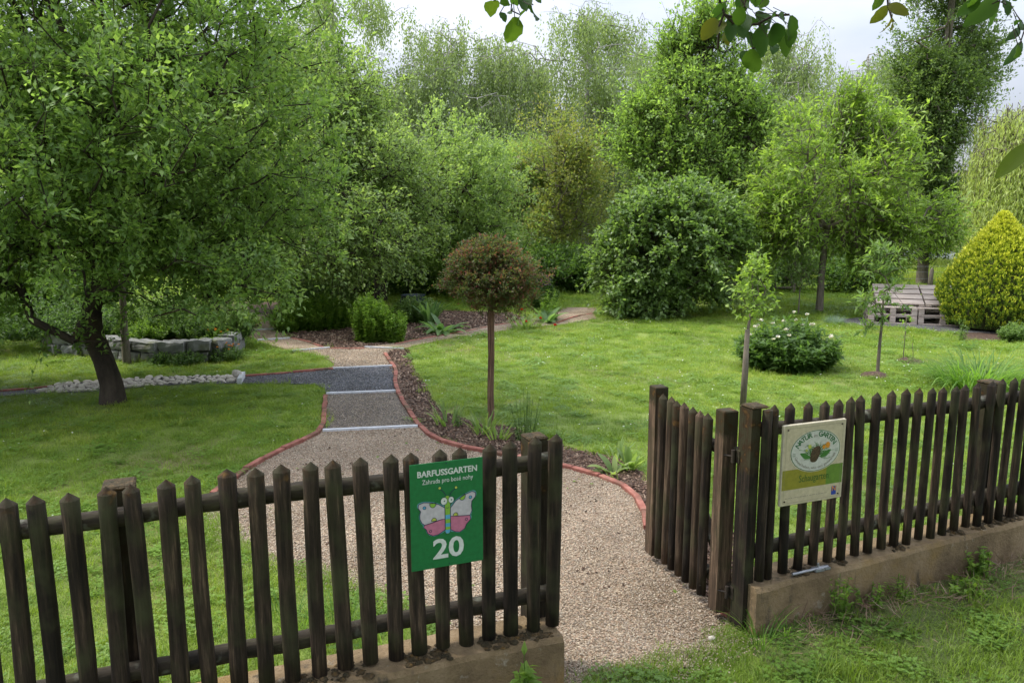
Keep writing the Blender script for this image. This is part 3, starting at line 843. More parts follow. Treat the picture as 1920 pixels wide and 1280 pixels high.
# ------------------------------------------------------------------ cobbles of the stream bed (individuals)
def cobble_mesh(seed):
    r_ = random.Random(seed)
    V = []; Fc = []
    nu, nv = 10, 6
    for j in range(nv + 1):
        th = PI * j / nv
        for i in range(nu):
            ph = 2 * PI * i / nu
            v = Vector((math.sin(th) * math.cos(ph), math.sin(th) * math.sin(ph), math.cos(th)))
            k = 1 + 0.22 * mn.noise(v * 1.3 + Vector((seed * 3.1, 0, 0)))
            V.append((v.x * k * 0.5, v.y * k * 0.36, v.z * k * 0.25))
    for j in range(nv):
        for i in range(nu):
            Fc.append((j * nu + i, (j + 1) * nu + i, (j + 1) * nu + (i + 1) % nu, j * nu + (i + 1) % nu))
    me = bpy.data.meshes.new("cobble"); me.from_pydata(V, [], Fc); me.materials.append(M['cobble'])
    me.polygons.foreach_set("use_smooth", [True] * len(me.polygons)); me.update()
    return me
cob = [cobble_mesh(i) for i in range(6)]
P_cob = [G(*p) for p in [(72, 737), (185, 733), (250, 726), (325, 720), (446, 716), (450, 706), (425, 705), (332, 708), (240, 711), (140, 717), (100, 722)]]
xs_ = [p[0] for p in P_cob]; ys_ = [p[1] for p in P_cob]
pl = []
tries = 0
while len(pl) < 230 and tries < 20000:
    tries += 1
    x = random.uniform(min(xs_), max(xs_)); y = random.uniform(min(ys_), max(ys_))
    if not in_poly(np.array([x]), np.array([y]), P_cob)[0]: continue
    s = random.uniform(0.06, 0.12)
    if any((x - a) ** 2 + (y - b) ** 2 < ((s + c) * 0.40) ** 2 for a, b, c in pl): continue
    pl.append((x, y, s))
for i, (x, y, s) in enumerate(pl):
    o = bpy.data.objects.new("cobble", cob[i % 6]); COL.objects.link(o)
    o.location = (x, y, 0.005 + s * 0.10); o.scale = (s * 1.15, s, s * random.uniform(0.55, .9)); o.rotation_euler = (random.uniform(-.3, .3), random.uniform(-.3, .3), random.uniform(0, 6.28))
    tag(o, "pale rounded cobble lying in the stone section of the left path", "cobble", "cobbles laid in the path by the big tree")
# leaning pale disc at the end of the cobbles
x, y = G(445, 712)
o = bpy.data.objects.new("flat_stone", cob[2]); COL.objects.link(o); o.location = (x, y, 0.075); o.scale = (0.12, 0.13, 0.10); o.rotation_euler = (1.3, 0.3, 0.2)
tag(o, "round pale stone leaning upright at right end of the cobbles", "stone")

# ================================================================== FENCE FRAME
TH = math.atan(0.399)
FO = Vector((0.0, 3.04, 0))
FD = Vector((math.cos(TH), math.sin(TH), 0)); FN = Vector((math.sin(TH), -math.cos(TH), 0))  # FN towards the camera side
def FP(s, off=0.0, z=0.0):      # off > 0 is towards the camera
    v = FO + FD * s + FN * off
    return Vector((v.x, v.y, z))
def FUN(px, py, off=0.0):       # pixel -> (s, z) on the fence plane shifted by off
    r = Vector(ray(px, py)); c = Vector((0, 0, CH)); o = FO + FN * off
    t = (o - c).dot(FN) / r.dot(FN)
    h = c + r * t
    return (h - o).dot(FD), h.z
def zb(s):                      # height of the wall top along the fence
    return 0.235 if s < 0.5 else 0.245 + 0.04 * max(0, s - 1.2)

def picket_mesh(h, wd=0.058, dp=0.03, seed=0, tip=0.028):
    """half-round picket, flat at the back, bevelled four-way point; origin at bottom, front = -Y"""
    n = 8
    ring = [(-wd / 2, 0.0)] + [(-math.cos(PI * k / n) * wd / 2, -math.sin(PI * k / n) * dp - 0.006) for k in range(0, n + 1)] + [(wd / 2, 0.0)]
    r_ = random.Random(seed)
    V = []; Fc = []
    m = len(ring)
    levels = [0, h * 0.15, h * 0.3, h * 0.5, h * 0.7, h * 0.85, h - tip]
    bow = r_.uniform(-0.004, 0.004)
    for z in levels:
        f = z / h
        sx = 1 + r_.uniform(-0.035, 0.035)
        bx = bow * math.sin(PI * f)
        for (x, y) in ring: V.append((x * sx + bx, y, z))
    for l in range(len(levels) - 1):
        for i in range(m):
            j = (i + 1) % m
            Fc.append((l * m + i, l * m + j, (l + 1) * m + j, (l + 1) * m + i))
    b = (len(levels) - 1) * m
    # point: small ridge
    ap = len(V); V.append((0.0, -dp * 0.5, h))
    for i in range(m):
        j = (i + 1) % m
        Fc.append((b + i, b + j, ap))
    # join ridge
    Fc.append(tuple(range(m - 1, -1, -1)))
    me = bpy.data.meshes.new("picket"); me.from_pydata(V, [], Fc); me.materials.append(M['picket'])
    me.polygons.foreach_set("use_smooth", [len(p) == 4 and l < (len(levels) - 1) * m for l, p in enumerate(Fc)]); me.update()
    return me

def rail_mesh(mb, s0, s1, zf0, zf1, rad, off, origin):
    k = max(2, int(abs(s1 - s0) / 0.12))
    P = []; rr = []
    for i in range(k + 1):
        f = i / k; s = s0 + (s1 - s0) * f
        z = zf0 + (zf1 - zf0) * f + random.gauss(0, 0.0015)
        P.append(FP(s, off + random.gauss(0, .001), z) - origin); rr.append(rad * (1 + random.gauss(0, 0.035)))
    mb.tube(P, rr, n=10)

def picket_fence(label, tops, zt, s_rail, posts, origin_s, short=None, pw=0.058):
    org = FP(origin_s, 0, 0)
    root = empty("picket_fence", org, TH, label, "fence")
    inv = root.matrix_basis.inverted() if False else (Matrix.Translation(org) @ Matrix.Rotation(TH, 4, 'Z')).inverted()
    PM = {}
    for i, s in enumerate(tops):
        z0 = zb(s) + 0.012 + random.uniform(-0.012, 0.008)
        top = zt(s)
        if short and i in short: z0 += short[i]
        h = top - z0
        me = picket_mesh(h, wd=pw * random.uniform(0.94, 1.06), dp=pw * .5, seed=i)
        o = link("picket", me, root)
        o.location = inv @ FP(s, 0.0, z0)
        o.rotation_euler = (random.gauss(0, 0.01), random.gauss(0, 0.012), random.gauss(0, 0.06))
    # rails (behind the pickets)
    for (hb) in ('top', 'bottom'):
        mb = MB()
        s0, s1 = s_rail
        k = max(2, int((s1 - s0) / 0.12))
        P = []; rr = []
        for i in range(k + 1):
            s = s0 + (s1 - s0) * i / k
            z = zt(s) - 0.125 if hb == 'top' else zb(s) + 0.135
            P.append(inv @ FP(s, -0.035, z + random.gauss(0, .0015))); rr.append(0.034 * (1 + random.gauss(0, 0.04)))
        mb.tube(P, rr, n=10)
        ob = mb.make("rail", M['rail'], root, True)
    for (s, wd, top) in posts:
        mb = MB()
        z0 = -0.1
        mb.box((0, 0, (top + z0) / 2 - 0), (wd, wd, top - z0), None, bev=0.006)
        o = mb.make("post", M['picket'], root)
        o.location = inv @ FP(s, -0.075 - wd / 2, 0)
        # mossy cap
        cap = MB(); cap.box((0, 0, top + 0.004), (wd * 1.04, wd * 1.04, 0.016), None, bev=0.006)
        c = cap.make("moss_cap", M['moss'], o)
    return root

# left fence: picket positions from the photograph's rhythm
L_px = [5, 66, 131, 194, 252, 311, 368, 426, 480, 532, 585, 636, 686, 736, 783, 829, 875, 919, 962, 1006, 1043]
def top_line(x): return 867 - 0.1133 * (x - 595)
L_s = [FUN(x, top_line(x), 0.03)[0] for x in L_px]
zts = [FUN(x, top_line(x), 0.03)[1] for x in L_px]
step = L_s[1] - L_s[0]
L_s = [L_s[0] - step * k for k in range(22, 0, -1)] + L_s
ZTL = sum(zts) / len(zts)
pf = lambda px: FUN(px, top_line(px), 0.0)[0]
picket_fence("long dark picket fence left of the gate opening, carrying the green sign", L_s, lambda s: ZTL + 0.008 * math.sin(s * 5), (L_s[0] - 0.05, L_s[-1] + 0.02),
             [(pf(216), 0.10, ZTL - 0.05), (pf(1024), 0.085, ZTL - 0.045), (pf(222) - 2.2, 0.095, ZTL - 0.04)], 0.2)
R_px = [1462, 1492, 1521, 1549.5, 1578, 1604, 1630.5, 1656, 1682, 1706, 1730, 1753, 1776.5, 1798.5, 1821, 1843, 1865, 1887, 1906]
def top_line_r(x): return 760 - 0.1145 * (x - 1462)
R_s = [FUN(x, top_line_r(x), 0.03)[0] for x in R_px]
R_z = [FUN(x, top_line_r(x), 0.03)[1] for x in R_px]
stepr = (R_s[-2] - R_s[0]) / 17
R_s2 = R_s + [R_s[-1] + stepr * k for k in range(1, 24)]
kz = (R_z[-2] - R_z[0]) / (R_s[-2] - R_s[0])
ZR = lambda s: R_z[0] + kz * (s - R_s[0]) + 0.006 * math.sin(s * 7)
gp_s = FUN(1437, 800, 0.0)[0]
picket_fence("dark picket fence right of the gate, carrying the cream sign", R_s2, ZR, (gp_s - 0.02, R_s2[-1]), [(FUN(1900, 720)[0], 0.095, ZR(2.5) - 0.05), (FUN(1900, 720)[0] + 2.0, 0.095, ZR(4) - 0.03)], gp_s, pw=0.045)
print("fence", ZTL, kz, R_z[0], gp_s, L_s[-1])

# ------------------------------------------------------------------ concrete walls
def wall(label, s0, s1, zf, f_off, b_off):
    org = FP(s0 if s0 > 0 else s1, 0, 0)
    k = int(abs(s1 - s0) / 0.05)
    V = []; Fc = []
    prof_n = 0
    for i in range(k + 1):
        s = s0 + (s1 - s0) * i / k
        z = zf(s)
        w1 = 0.006 * mn.noise(Vector((s * 3, 0, 0))) + 0.003 * mn.noise(Vector((s * 21, 2, 0)))
        w2 = 0.006 * mn.noise(Vector((s * 7, 5, 0)))
        prof = [(f_off + w1, -0.1), (f_off + w1, z * 0.5), (f_off + w1 - 0.002, z - 0.02 + w2), (f_off - 0.014, z + w2 * 0.7), ((f_off + b_off) / 2, z + 0.006 + w2), (b_off + 0.01, z + w2), (b_off, z - 0.02), (b_off, -0.1)]
        prof_n = len(prof)
        for off, zz in prof: V.append(FP(s, off, zz) - org)
    for i in range(k):
        for j in range(prof_n - 1):
            a = i * prof_n + j
            Fc.append((a, a + 1, a + prof_n + 1, a + prof_n))
    Fc.append(tuple(range(prof_n - 1, -1, -1))); Fc.append(tuple(k * prof_n + j for j in range(prof_n)))
    o = build("concrete_wall", V, Fc, M['concrete'])
    o.location = org
    tag(o, label, "wall")
    return o
wall("low weathered concrete wall under the left picket fence", -4.6, FUN(1058, 1190, 0.10)[0], lambda s: zb(s), 0.10, -0.13)
wall("low weathered concrete wall under the right picket fence", FUN(1418, 1100, 0.07)[0], 6.0, zb, 0.075, -0.13)

V = []; Fc = []
ns, no = 60, 30
for i in range(ns + 1):
    for j in range(no + 1):
        s_ = 1.05 + 7 * i / ns; o_ = .05 + 4.2 * (j / no) ** 1.5
        fade = min(1, (1 - j / no) * 4)
        p = FP(s_, o_, verge_z(s_, o_) * fade + .002 - (.01 if i == 0 or j == no else 0))
        V.append(p)
for i in range(ns):
    for j in range(no): Fc.append((i * (no + 1) + j, i * (no + 1) + j + 1, (i + 1) * (no + 1) + j + 1, (i + 1) * (no + 1) + j))
vg = build("grass_verge", V, Fc, M['verge'], smooth=True); vg["kind"] = "structure"
# moss cushions and crumbs on the wall tops (stuff)
def moss_cushions():
    V = []; Fc = []
    n = 0
    r_ = random.Random(5)
    for side, (a, b) in (("l", (-2.6, 0.16)), ("r", (1.4, 5.0))):
        for i in range(900):
            s = r_.uniform(a, b)
            if mn.noise(Vector((s * 6, 1.3, 0))) < -0.05: continue
            off = r_.uniform(-0.03, 0.085 if side == "l" else 0.05)
            c = FP(s, off, zb(s) + 0.002)
            rr = r_.uniform(0.004, 0.02)
            o = len(V)
            for j, (rz, sc) in enumerate(((0, 1), (0.45, 0.8), (0.75, 0.35))):
                for k in range(6):
                    t = k * PI / 3 + j * 0.4
                    q = 1 + r_.uniform(-.3, .3)
                    V.append((c.x + math.cos(t) * rr * sc * q, c.y + math.sin(t) * rr * sc * q, c.z + rr * rz * 0.7))
            for j in range(2):
                for k in range(6):
                    Fc.append((o + j * 6 + k, o + j * 6 + (k + 1) % 6, o + (j + 1) * 6 + (k + 1) % 6, o + (j + 1) * 6 + k))
            Fc.append(tuple(o + 12 + k for k in range(6)))
    ob = build("moss", V, Fc, M['moss'], smooth=True)
    tag(ob, "brown moss crumbs growing along the tops of the low walls", "moss", kind="stuff")
moss_cushions()

# ------------------------------------------------------------------ gate
def gate():
    hp = Vector((*G(1347, 1142, 0.05), 0)); fe = Vector((*G(1226, 1037, 0.05), 0))
    d = (fe - hp); ang = math.atan2(d.y, d.x); Lg = d.length
    root = empty("garden_gate", (hp.x, hp.y, 0), ang, "open dark wooden picket gate swung inward over the gravel", "gate")
    H = 0.965
    def stile(x, wd, name, top):
        mb = MB(); mb.box((x, 0, (0.05 + top) / 2), (wd, 0.075, top - 0.05), None, bev=0.005)
        o = mb.make(name, M['gatewood'], root)
        return o
    # local +x runs from hinge to free end; camera sees side y>0 (left side of the direction)
    stile(0.0, 0.07, "stile", H + 0.075)
    stile(Lg, 0.075, "stile", H + 0.045)
    npk = 7
    for i in range(npk):
        x = 0.085 + (Lg - 0.15) * (i + 0.5) / npk
        me = picket_mesh(H - 0.045 + random.uniform(-.01, .01), wd=0.05, seed=60 + i); me.materials[0] = M['gatewood'] if i % 2 else M['picket']
        o = link("picket", me, root); o.location = (x, 0.012, 0.075); o.rotation_euler = (0, random.gauss(0, .008), PI)
    for z in (0.17, H - 0.14):
        mb = MB(); mb.tube([(-0.03, -0.03, z), (Lg * 0.5, -0.03, z), (Lg, -0.03, z)], 0.03, n=10); mb.make("rail", M['rail'], root, True)
    mb = MB(); mb.box((Lg / 2, -0.035, 0), (1.0, 0.05, 0.03)); o = mb.make("brace", M['rail'], root)
    o.location = (0, 0, 0)
    me = o.data
    a0 = math.atan2(H - 0.34, Lg)
    for v in me.vertices:
        x = v.co.x - Lg / 2
        v.co.z = v.co.z + 0.17 + (H - 0.31) * 0.5 + x / 1.0 * (H - 0.33) * (1.0)
        v.co.x = Lg / 2 + x * Lg * 0.93
        v.co.y -= 0.026
    # hinge arms reaching back to the gate post (towards -x)
    for z in (0.17, H - 0.13):
        mb = MB(); mb.box((-0.06, -0.035, z), (0.06, 0.04, 0.07), None, bev=0.006)
        mb.make("hinge_arm", M['rail'], root)
        mb = MB(); mb.tube([(-0.062, 0.0, z - 0.03), (-0.062, 0.0, z + 0.03)], 0.009, n=10); mb.tube([(-0.062, 0.0, z), (-0.03, 0.03, z)], 0.005, n=6)
        mb.make("hinge", M['iron'], root)
gate()
def gate_post():
    s = FUN(1410, 800, 0.0)[0]
    org = FP(s, 0, 0)
    root = empty("gate_post", org, TH, "stout dark double gate post with mossy top at the wall end", "gate post")
    ztop = FUN(1415, 765, 0.0)[1]
    mb = MB(); mb.box((0.012, 0.03, (ztop - 0.15) / 2), (0.05, 0.09, ztop + 0.15), None, bev=0.005); mb.make("post", M['picket'], root)
    sp = FUN(1430, 800, 0)[0] - s
    me = picket_mesh(ztop - zb(s) - 0.02, wd=0.045, dp=.025, seed=99, tip=0.006); o = link("picket", me, root); o.location = (sp, -0.02, zb(s) + 0.02)
    mb = MB(); mb.box((0.028, 0.022, ztop + 0.004), (0.088, 0.09, 0.014), None, bev=0.008); mb.make("moss_cap", M['moss'], root)
    mb = MB(); mb.box((0.045, 0.03, ztop * 0.5), (0.016, 0.05, ztop * 0.8), None, bev=0.002); mb.make("steel_strip", M['iron'], root)
gate_post()

# steel drop bolt lying on the right wall
def bolt():
    s0, _ = FUN(1482, 1068, 0.03); s1, _ = FUN(1548, 1050, 0.03)
    org = FP((s0 + s1) / 2, 0.045, zb(1.5) + 0.012)
    mb = MB(); Lb = abs(s1 - s0)
    mb.tube([(-Lb / 2, 0, 0), (Lb / 2, 0, 0.004)], 0.007, n=8)
    mb.box((Lb * 0.22, 0, 0.0), (0.05, 0.035, 0.012)); mb.box((Lb * 0.45, 0.0, 0.0), (0.03, 0.03, 0.01)); mb.tube([(Lb * 0.22, 0, 0), (Lb * 0.22, 0.0, 0.03)], 0.005, n=6)
    o = mb.make("drop_bolt", M['galv']); o.location = org; o.rotation_euler = (0, 0, TH)
    tag(o, "grey steel drop bolt lying on wall below the cream sign", "bolt")
bolt()

# ================================================================== SIGNS
MS = {k: flat_mat("sign " + k, c, 0.45, 0.4) for k, c in dict(green=(0.012, 0.155, 0.045), white=(0.62, 0.64, 0.62), wing=(0.50, 0.46, 0.50), pink=(0.50, 0.16, 0.26), body=(0.22, 0.42, 0.05),
      blue=(0.10, 0.36, 0.55), line=(0.02, 0.02, 0.07), yel=(0.45, 0.50, 0.08), glow=(0.12, 0.32, 0.36), cream=(0.50, 0.43, 0.29), cream_edge=(0.56, 0.50, 0.37), oval=(0.52, 0.52, 0.46), dgreen=(0.03, 0.13, 0.045),
      olive=(0.25, 0.23, 0.025), lime=(0.12, 0.22, 0.03), text2=(0.03, 0.10, 0.02), grey=(0.22, 0.2, 0.16), hog=(0.06, 0.035, 0.02), hogs=(0.13, 0.08, 0.045), orange=(0.62, 0.25, 0.02), nblue=(0.03, 0.06, 0.30), leafg=(0.05, 0.17, 0.03)).items()}

class Panel:
    def __init__(s, root): s.root = root; s.layer = 0.0
    def poly(s, name, pts, mat, y, parent=None, th=0.0006):
        n = len(pts)
        V = [(x, -y, z) for x, z in pts] + [(x, -y + th, z) for x, z in pts]
        area2 = sum(pts[i][0] * pts[(i + 1) % n][1] - pts[(i + 1) % n][0] * pts[i][1] for i in range(n))
        Fc = [tuple(range(n)) if area2 > 0 else tuple(range(n - 1, -1, -1))]
        return build(name, V, Fc, mat, parent or s.root)
    def line(s, name, pts, w, mat, y, closed=True, parent=None):
        P = [Vector((p[0], p[1])) for p in pts]
        n = len(P); V = []; Fc = []
        for i in range(n):
            a = P[(i - 1) % n] if closed or i > 0 else P[i]; b = P[(i + 1) % n] if closed or i < n - 1 else P[i]
            d = (b - a)
            if d.length < 1e-9: d = Vector((1, 0))
            d.normalize(); q = Vector((-d.y, d.x)) * w / 2
            V += [(P[i].x + q.x, -y, P[i].y + q.y), (P[i].x - q.x, -y, P[i].y - q.y)]
        for i in range(n if closed else n - 1):
            j = (i + 1) % n
            Fc.append((2 * i, 2 * i + 1, 2 * j + 1, 2 * j))
        return V, Fc
    def lines(s, name, sets, mat, y, parent=None):
        V = []; Fc = []
        for pts, w, closed in sets:
            v, f = s.line(name, pts, w, mat, y, closed)
            o = len(V); V += v; Fc += [tuple(i + o for i in q) for q in f]
        return build(name, V, Fc, mat, parent or s.root)

def smooth_closed(P, k=5):
    n = len(P); out = []
    for i in range(n):
        p0, p1, p2, p3 = [Vector((*P[(i + q) % n], 0)) for q in (-1, 0, 1, 2)]
        for j in range(k):
            t = j / k
            q = 0.5 * ((2 * p1) + (p2 - p0) * t + (2 * p0 - 5 * p1 + 4 * p2 - p3) * t * t + (3 * p1 - p0 - 3 * p2 + p3) * t ** 3)
            out.append((q.x, q.y))
    return out

def text_mesh(txt, size, bold=0.0, width=None, shear=0.0):
    cu = bpy.data.curves.new("lettering", 'FONT'); cu.body = txt; cu.size = size; cu.align_x = 'CENTER'; cu.align_y = 'CENTER'
    cu.offset = bold; cu.shear = shear; cu.extrude = 0.0002
    cu.resolution_u = 3
    ob = bpy.data.objects.new("tmp", cu); COL.objects.link(ob)
    dg = bpy.context.evaluated_depsgraph_get(); dg.update()
    me = bpy.data.meshes.new_from_object(ob.evaluated_get(dg))
    bpy.data.objects.remove(ob, do_unlink=True); bpy.data.curves.remove(cu)
    if width:
        xs = [v.co.x for v in me.vertices]; k = width / (max(xs) - min(xs))
        cx = (max(xs) + min(xs)) / 2
        for v in me.vertices: v.co.x = (v.co.x - cx) * k
    return me

def put_text(name, txt, size, mat, x, z, y, root, bold=0.0, width=None, rot=0.0, shear=0.0):
    me = text_mesh(txt, size, bold, width, shear)
    me.materials.clear(); me.materials.append(mat)
    o = link(name, me, root); o.location = (x, -y, z); o.rotation_euler = (PI / 2, 0, 0)
    if rot: o.rotation_euler = (Matrix.Rotation(-rot, 3, 'Y') @ Matrix.Rotation(PI / 2, 3, 'X')).to_euler()
    return o

def circ(cx, cz, r, n=20, a0=0, a1=2 * PI, rz=None):
    rz = rz or r
    return [(cx + math.cos(a0 + (a1 - a0) * i / n) * r, cz + math.sin(a0 + (a1 - a0) * i / n) * rz) for i in range(n if abs(a1 - a0) > 6.2 else n + 1)]

def sign_green():
    off = 0.047
    s0, zt0 = FUN(768, 876, off); s1, zt1 = FUN(905, 853, off); _, zl = FUN(768, 1071, off); _, zr = FUN(905, 1052, off)
    W = s1 - s0; zt = (zt0 + zt1) / 2; zbm = (zl + zr) / 2; H = zt - zbm
    root = empty("garden_sign", FP((s0 + s1) / 2, off - 0.004, (zt + zbm) / 2), TH, "green metal sign with butterfly picture and number on left fence", "sign")
    mb = MB(); mb.box((0, 0, 0), (W, 0.003, H), None, bev=0.0008); pan = mb.make("panel", MS['green'], root)
    p = Panel(root)
    def C(x, y):
        u = (x - 150) / 730; v = (y - (160 - (x - 150) * 0.123)) / 1060
        return ((u - 0.5) * W, (0.5 - v) * H)
    y0 = 0.0024
    put_text("heading", "BARFUSSGARTEN", H * 0.078, MS['white'], 0.003, H * 0.40, y0, root, bold=H * 0.0022, width=W * 0.82)
    put_text("subtitle", "Zahrada pro bosé nohy", H * 0.062, MS['white'], 0.004, H * 0.325, y0, root, width=W * 0.70)
    put_text("number", "20", H * 0.26, MS['white'], 0.003, -H * 0.33, y0, root, bold=H * 0.006, width=W * 0.43)
    px = W / 730
    lw = [(490, 580), (430, 545), (360, 527), (280, 525), (230, 545), (225, 582), (250, 615), (240, 650), (240, 690), (258, 728), (285, 750)]
    lb = [(340, 735), (400, 714), (450, 697), (492, 690)]
    ll = [(285, 750), (276, 775), (300, 795), (315, 835), (365, 860), (420, 848), (492, 800)]
    rw = [(547, 580), (600, 510), (690, 450), (770, 415), (805, 430), (803, 470), (765, 515), (760, 560), (766, 610), (745, 657)]
    rb = [(680, 662), (620, 664), (546, 665)]
    rl = [(745, 657), (752, 700), (707, 750), (690, 792), (640, 827), (590, 822), (546, 800)]
    bf = empty("butterfly", (0, 0, 0)); bf.parent = root
    UL = [C(*q) for q in lw + lb]; LL = [C(*q) for q in ll + [(492, 690), (450, 697), (400, 714), (340, 735)]]
    UR = [C(*q) for q in rw + rb]; LR = [C(*q) for q in rl + [(546, 665), (620, 664), (680, 662)]]
    def halo(P, k):
        cx = sum(a for a, b in P) / len(P); cz = sum(b for a, b in P) / len(P)
        return [(cx + (a - cx) * k, cz + (b - cz) * k) for a, b in P]
    for i, S in enumerate((UL, LL, UR, LR)):
        p.poly("halo", smooth_closed(halo(S, 1.06), 4), MS['glow'], 0.0018 + i * 0.00005, bf)
    p.poly("wing", UL, MS['wing'], 0.0024, bf); p.poly("wing", UR, MS['wing'], 0.0024, bf)
    p.poly("wing", LL, MS['pink'], 0.00245, bf); p.poly("wing", LR, MS['pink'], 0.00245, bf)
    bx, bz0 = C(517, 455); _, bz1 = C(517, 845); r_ = 28 * px
    body = [(bx - r_, bz0 - r_), (bx - r_ * .6, bz0 - r_ * .2), (bx, bz0), (bx + r_ * .6, bz0 - r_ * .2), (bx + r_, bz0 - r_), (bx + r_, bz1 + r_), (bx + r_ * .6, bz1 + r_ * .3), (bx, bz1), (bx - r_ * .6, bz1 + r_ * .3), (bx - r_, bz1 + r_)]
    p.poly("body", body, MS['body'], 0.0030, bf)
    for (a, b) in ((650, 692), (735, 770), (800, 840)):
        za = C(517, a)[1]; zb_ = C(517, b)[1]
        p.poly("stripe", [(bx - r_ * .98, zb_), (bx + r_ * .98, zb_), (bx + r_ * .98, za), (bx - r_ * .98, za)] if b < 840 else [(bx - r_ * .6, bz1 + r_ * .3), (bx + r_ * .6, bz1 + r_ * .3), (bx + r_ * .98, za), (bx - r_ * .98, za)], MS['blue'], 0.0033, bf)
    sets = [(UL, 7 * px, True), (LL, 7 * px, True), (UR, 7 * px, True), (LR, 7 * px, True)]
    for (x, y, r, m) in ((287, 578, 15, 'blue'), (751, 475, 15, 'blue')):
        cx, cz = C(x, y); p.poly("spot", circ(cx, cz, r * px), MS[m], 0.0028, bf); sets.append((circ(cx, cz, r * px), 5.5 * px, True))
    for (x, y, r) in ((343, 813, 12), (708, 699, 12)):
        cx, cz = C(x, y); sets.append((circ(cx, cz, r * px), 5.5 * px, True))
    for (x, y, r, a0, a1, m) in ((371, 533, 34, PI, 2 * PI, 'body'), (380, 712, 26, 0, PI, 'yel'), (667, 462, 33, PI * 1.15, PI * 2.15, 'body'), (598, 662, 25, 0, PI, 'yel')):
        cx, cz = C(x, y); h = circ(cx, cz, r * px, 12, a0, a1, r * px * 1.3); p.poly("spot", h, MS[m], 0.0028, bf); sets.append((h, 5.5 * px, True))
    for (x, y, r) in ((482, 513, 33), (554, 498, 28)):
        cx, cz = C(x, y); p.poly("eye", circ(cx, cz, r * px, rz=r * px * 1.15), MS['white'], 0.0036, bf); 
        p.poly("eye", circ(cx + 4 * px, cz, 7 * px), MS['line'], 0.0040, bf)
    eyes = []
    for (x, y, r) in ((482, 513, 33), (554, 498, 28)):
        cx, cz = C(x, y); eyes.append((circ(cx, cz, r * px, rz=r * px * 1.15), 4 * px, True))
    mc = C(516, 570)
    eyes.append(([(mc[0] - 14 * px, mc[1]), (mc[0] - 7 * px, mc[1] - 14 * px), (mc[0] + 5 * px, mc[1] - 15 * px), (mc[0] + 12 * px, mc[1] + 2 * px)], 3.7 * px, False))
    p.lines("outline", eyes, MS['line'], 0.0040, bf)
    for q in ([(500, 455), (480, 420), (445, 388)], [(540, 452), (565, 415), (602, 382)]):
        sets.append(([C(*a) for a in q], 7 * px, False))
    sets.append((body, 4 * px, True))
    for q in ((441, 382), (605, 376)):
        cx, cz = C(*q); p.poly("antenna_tip", circ(cx, cz, 12 * px), MS['yel'], 0.0036, bf); sets.append((circ(cx, cz, 13 * px), 4 * px, True))
    p.lines("outline", sets, MS['line'], 0.0034, bf)
    for (x, y) in ((512, 138), (530, 1145)):
        cx, cz = C(x, y); p.poly("screw", circ(cx, cz, 6 * px), MS['line'], y0, root)
sign_green()

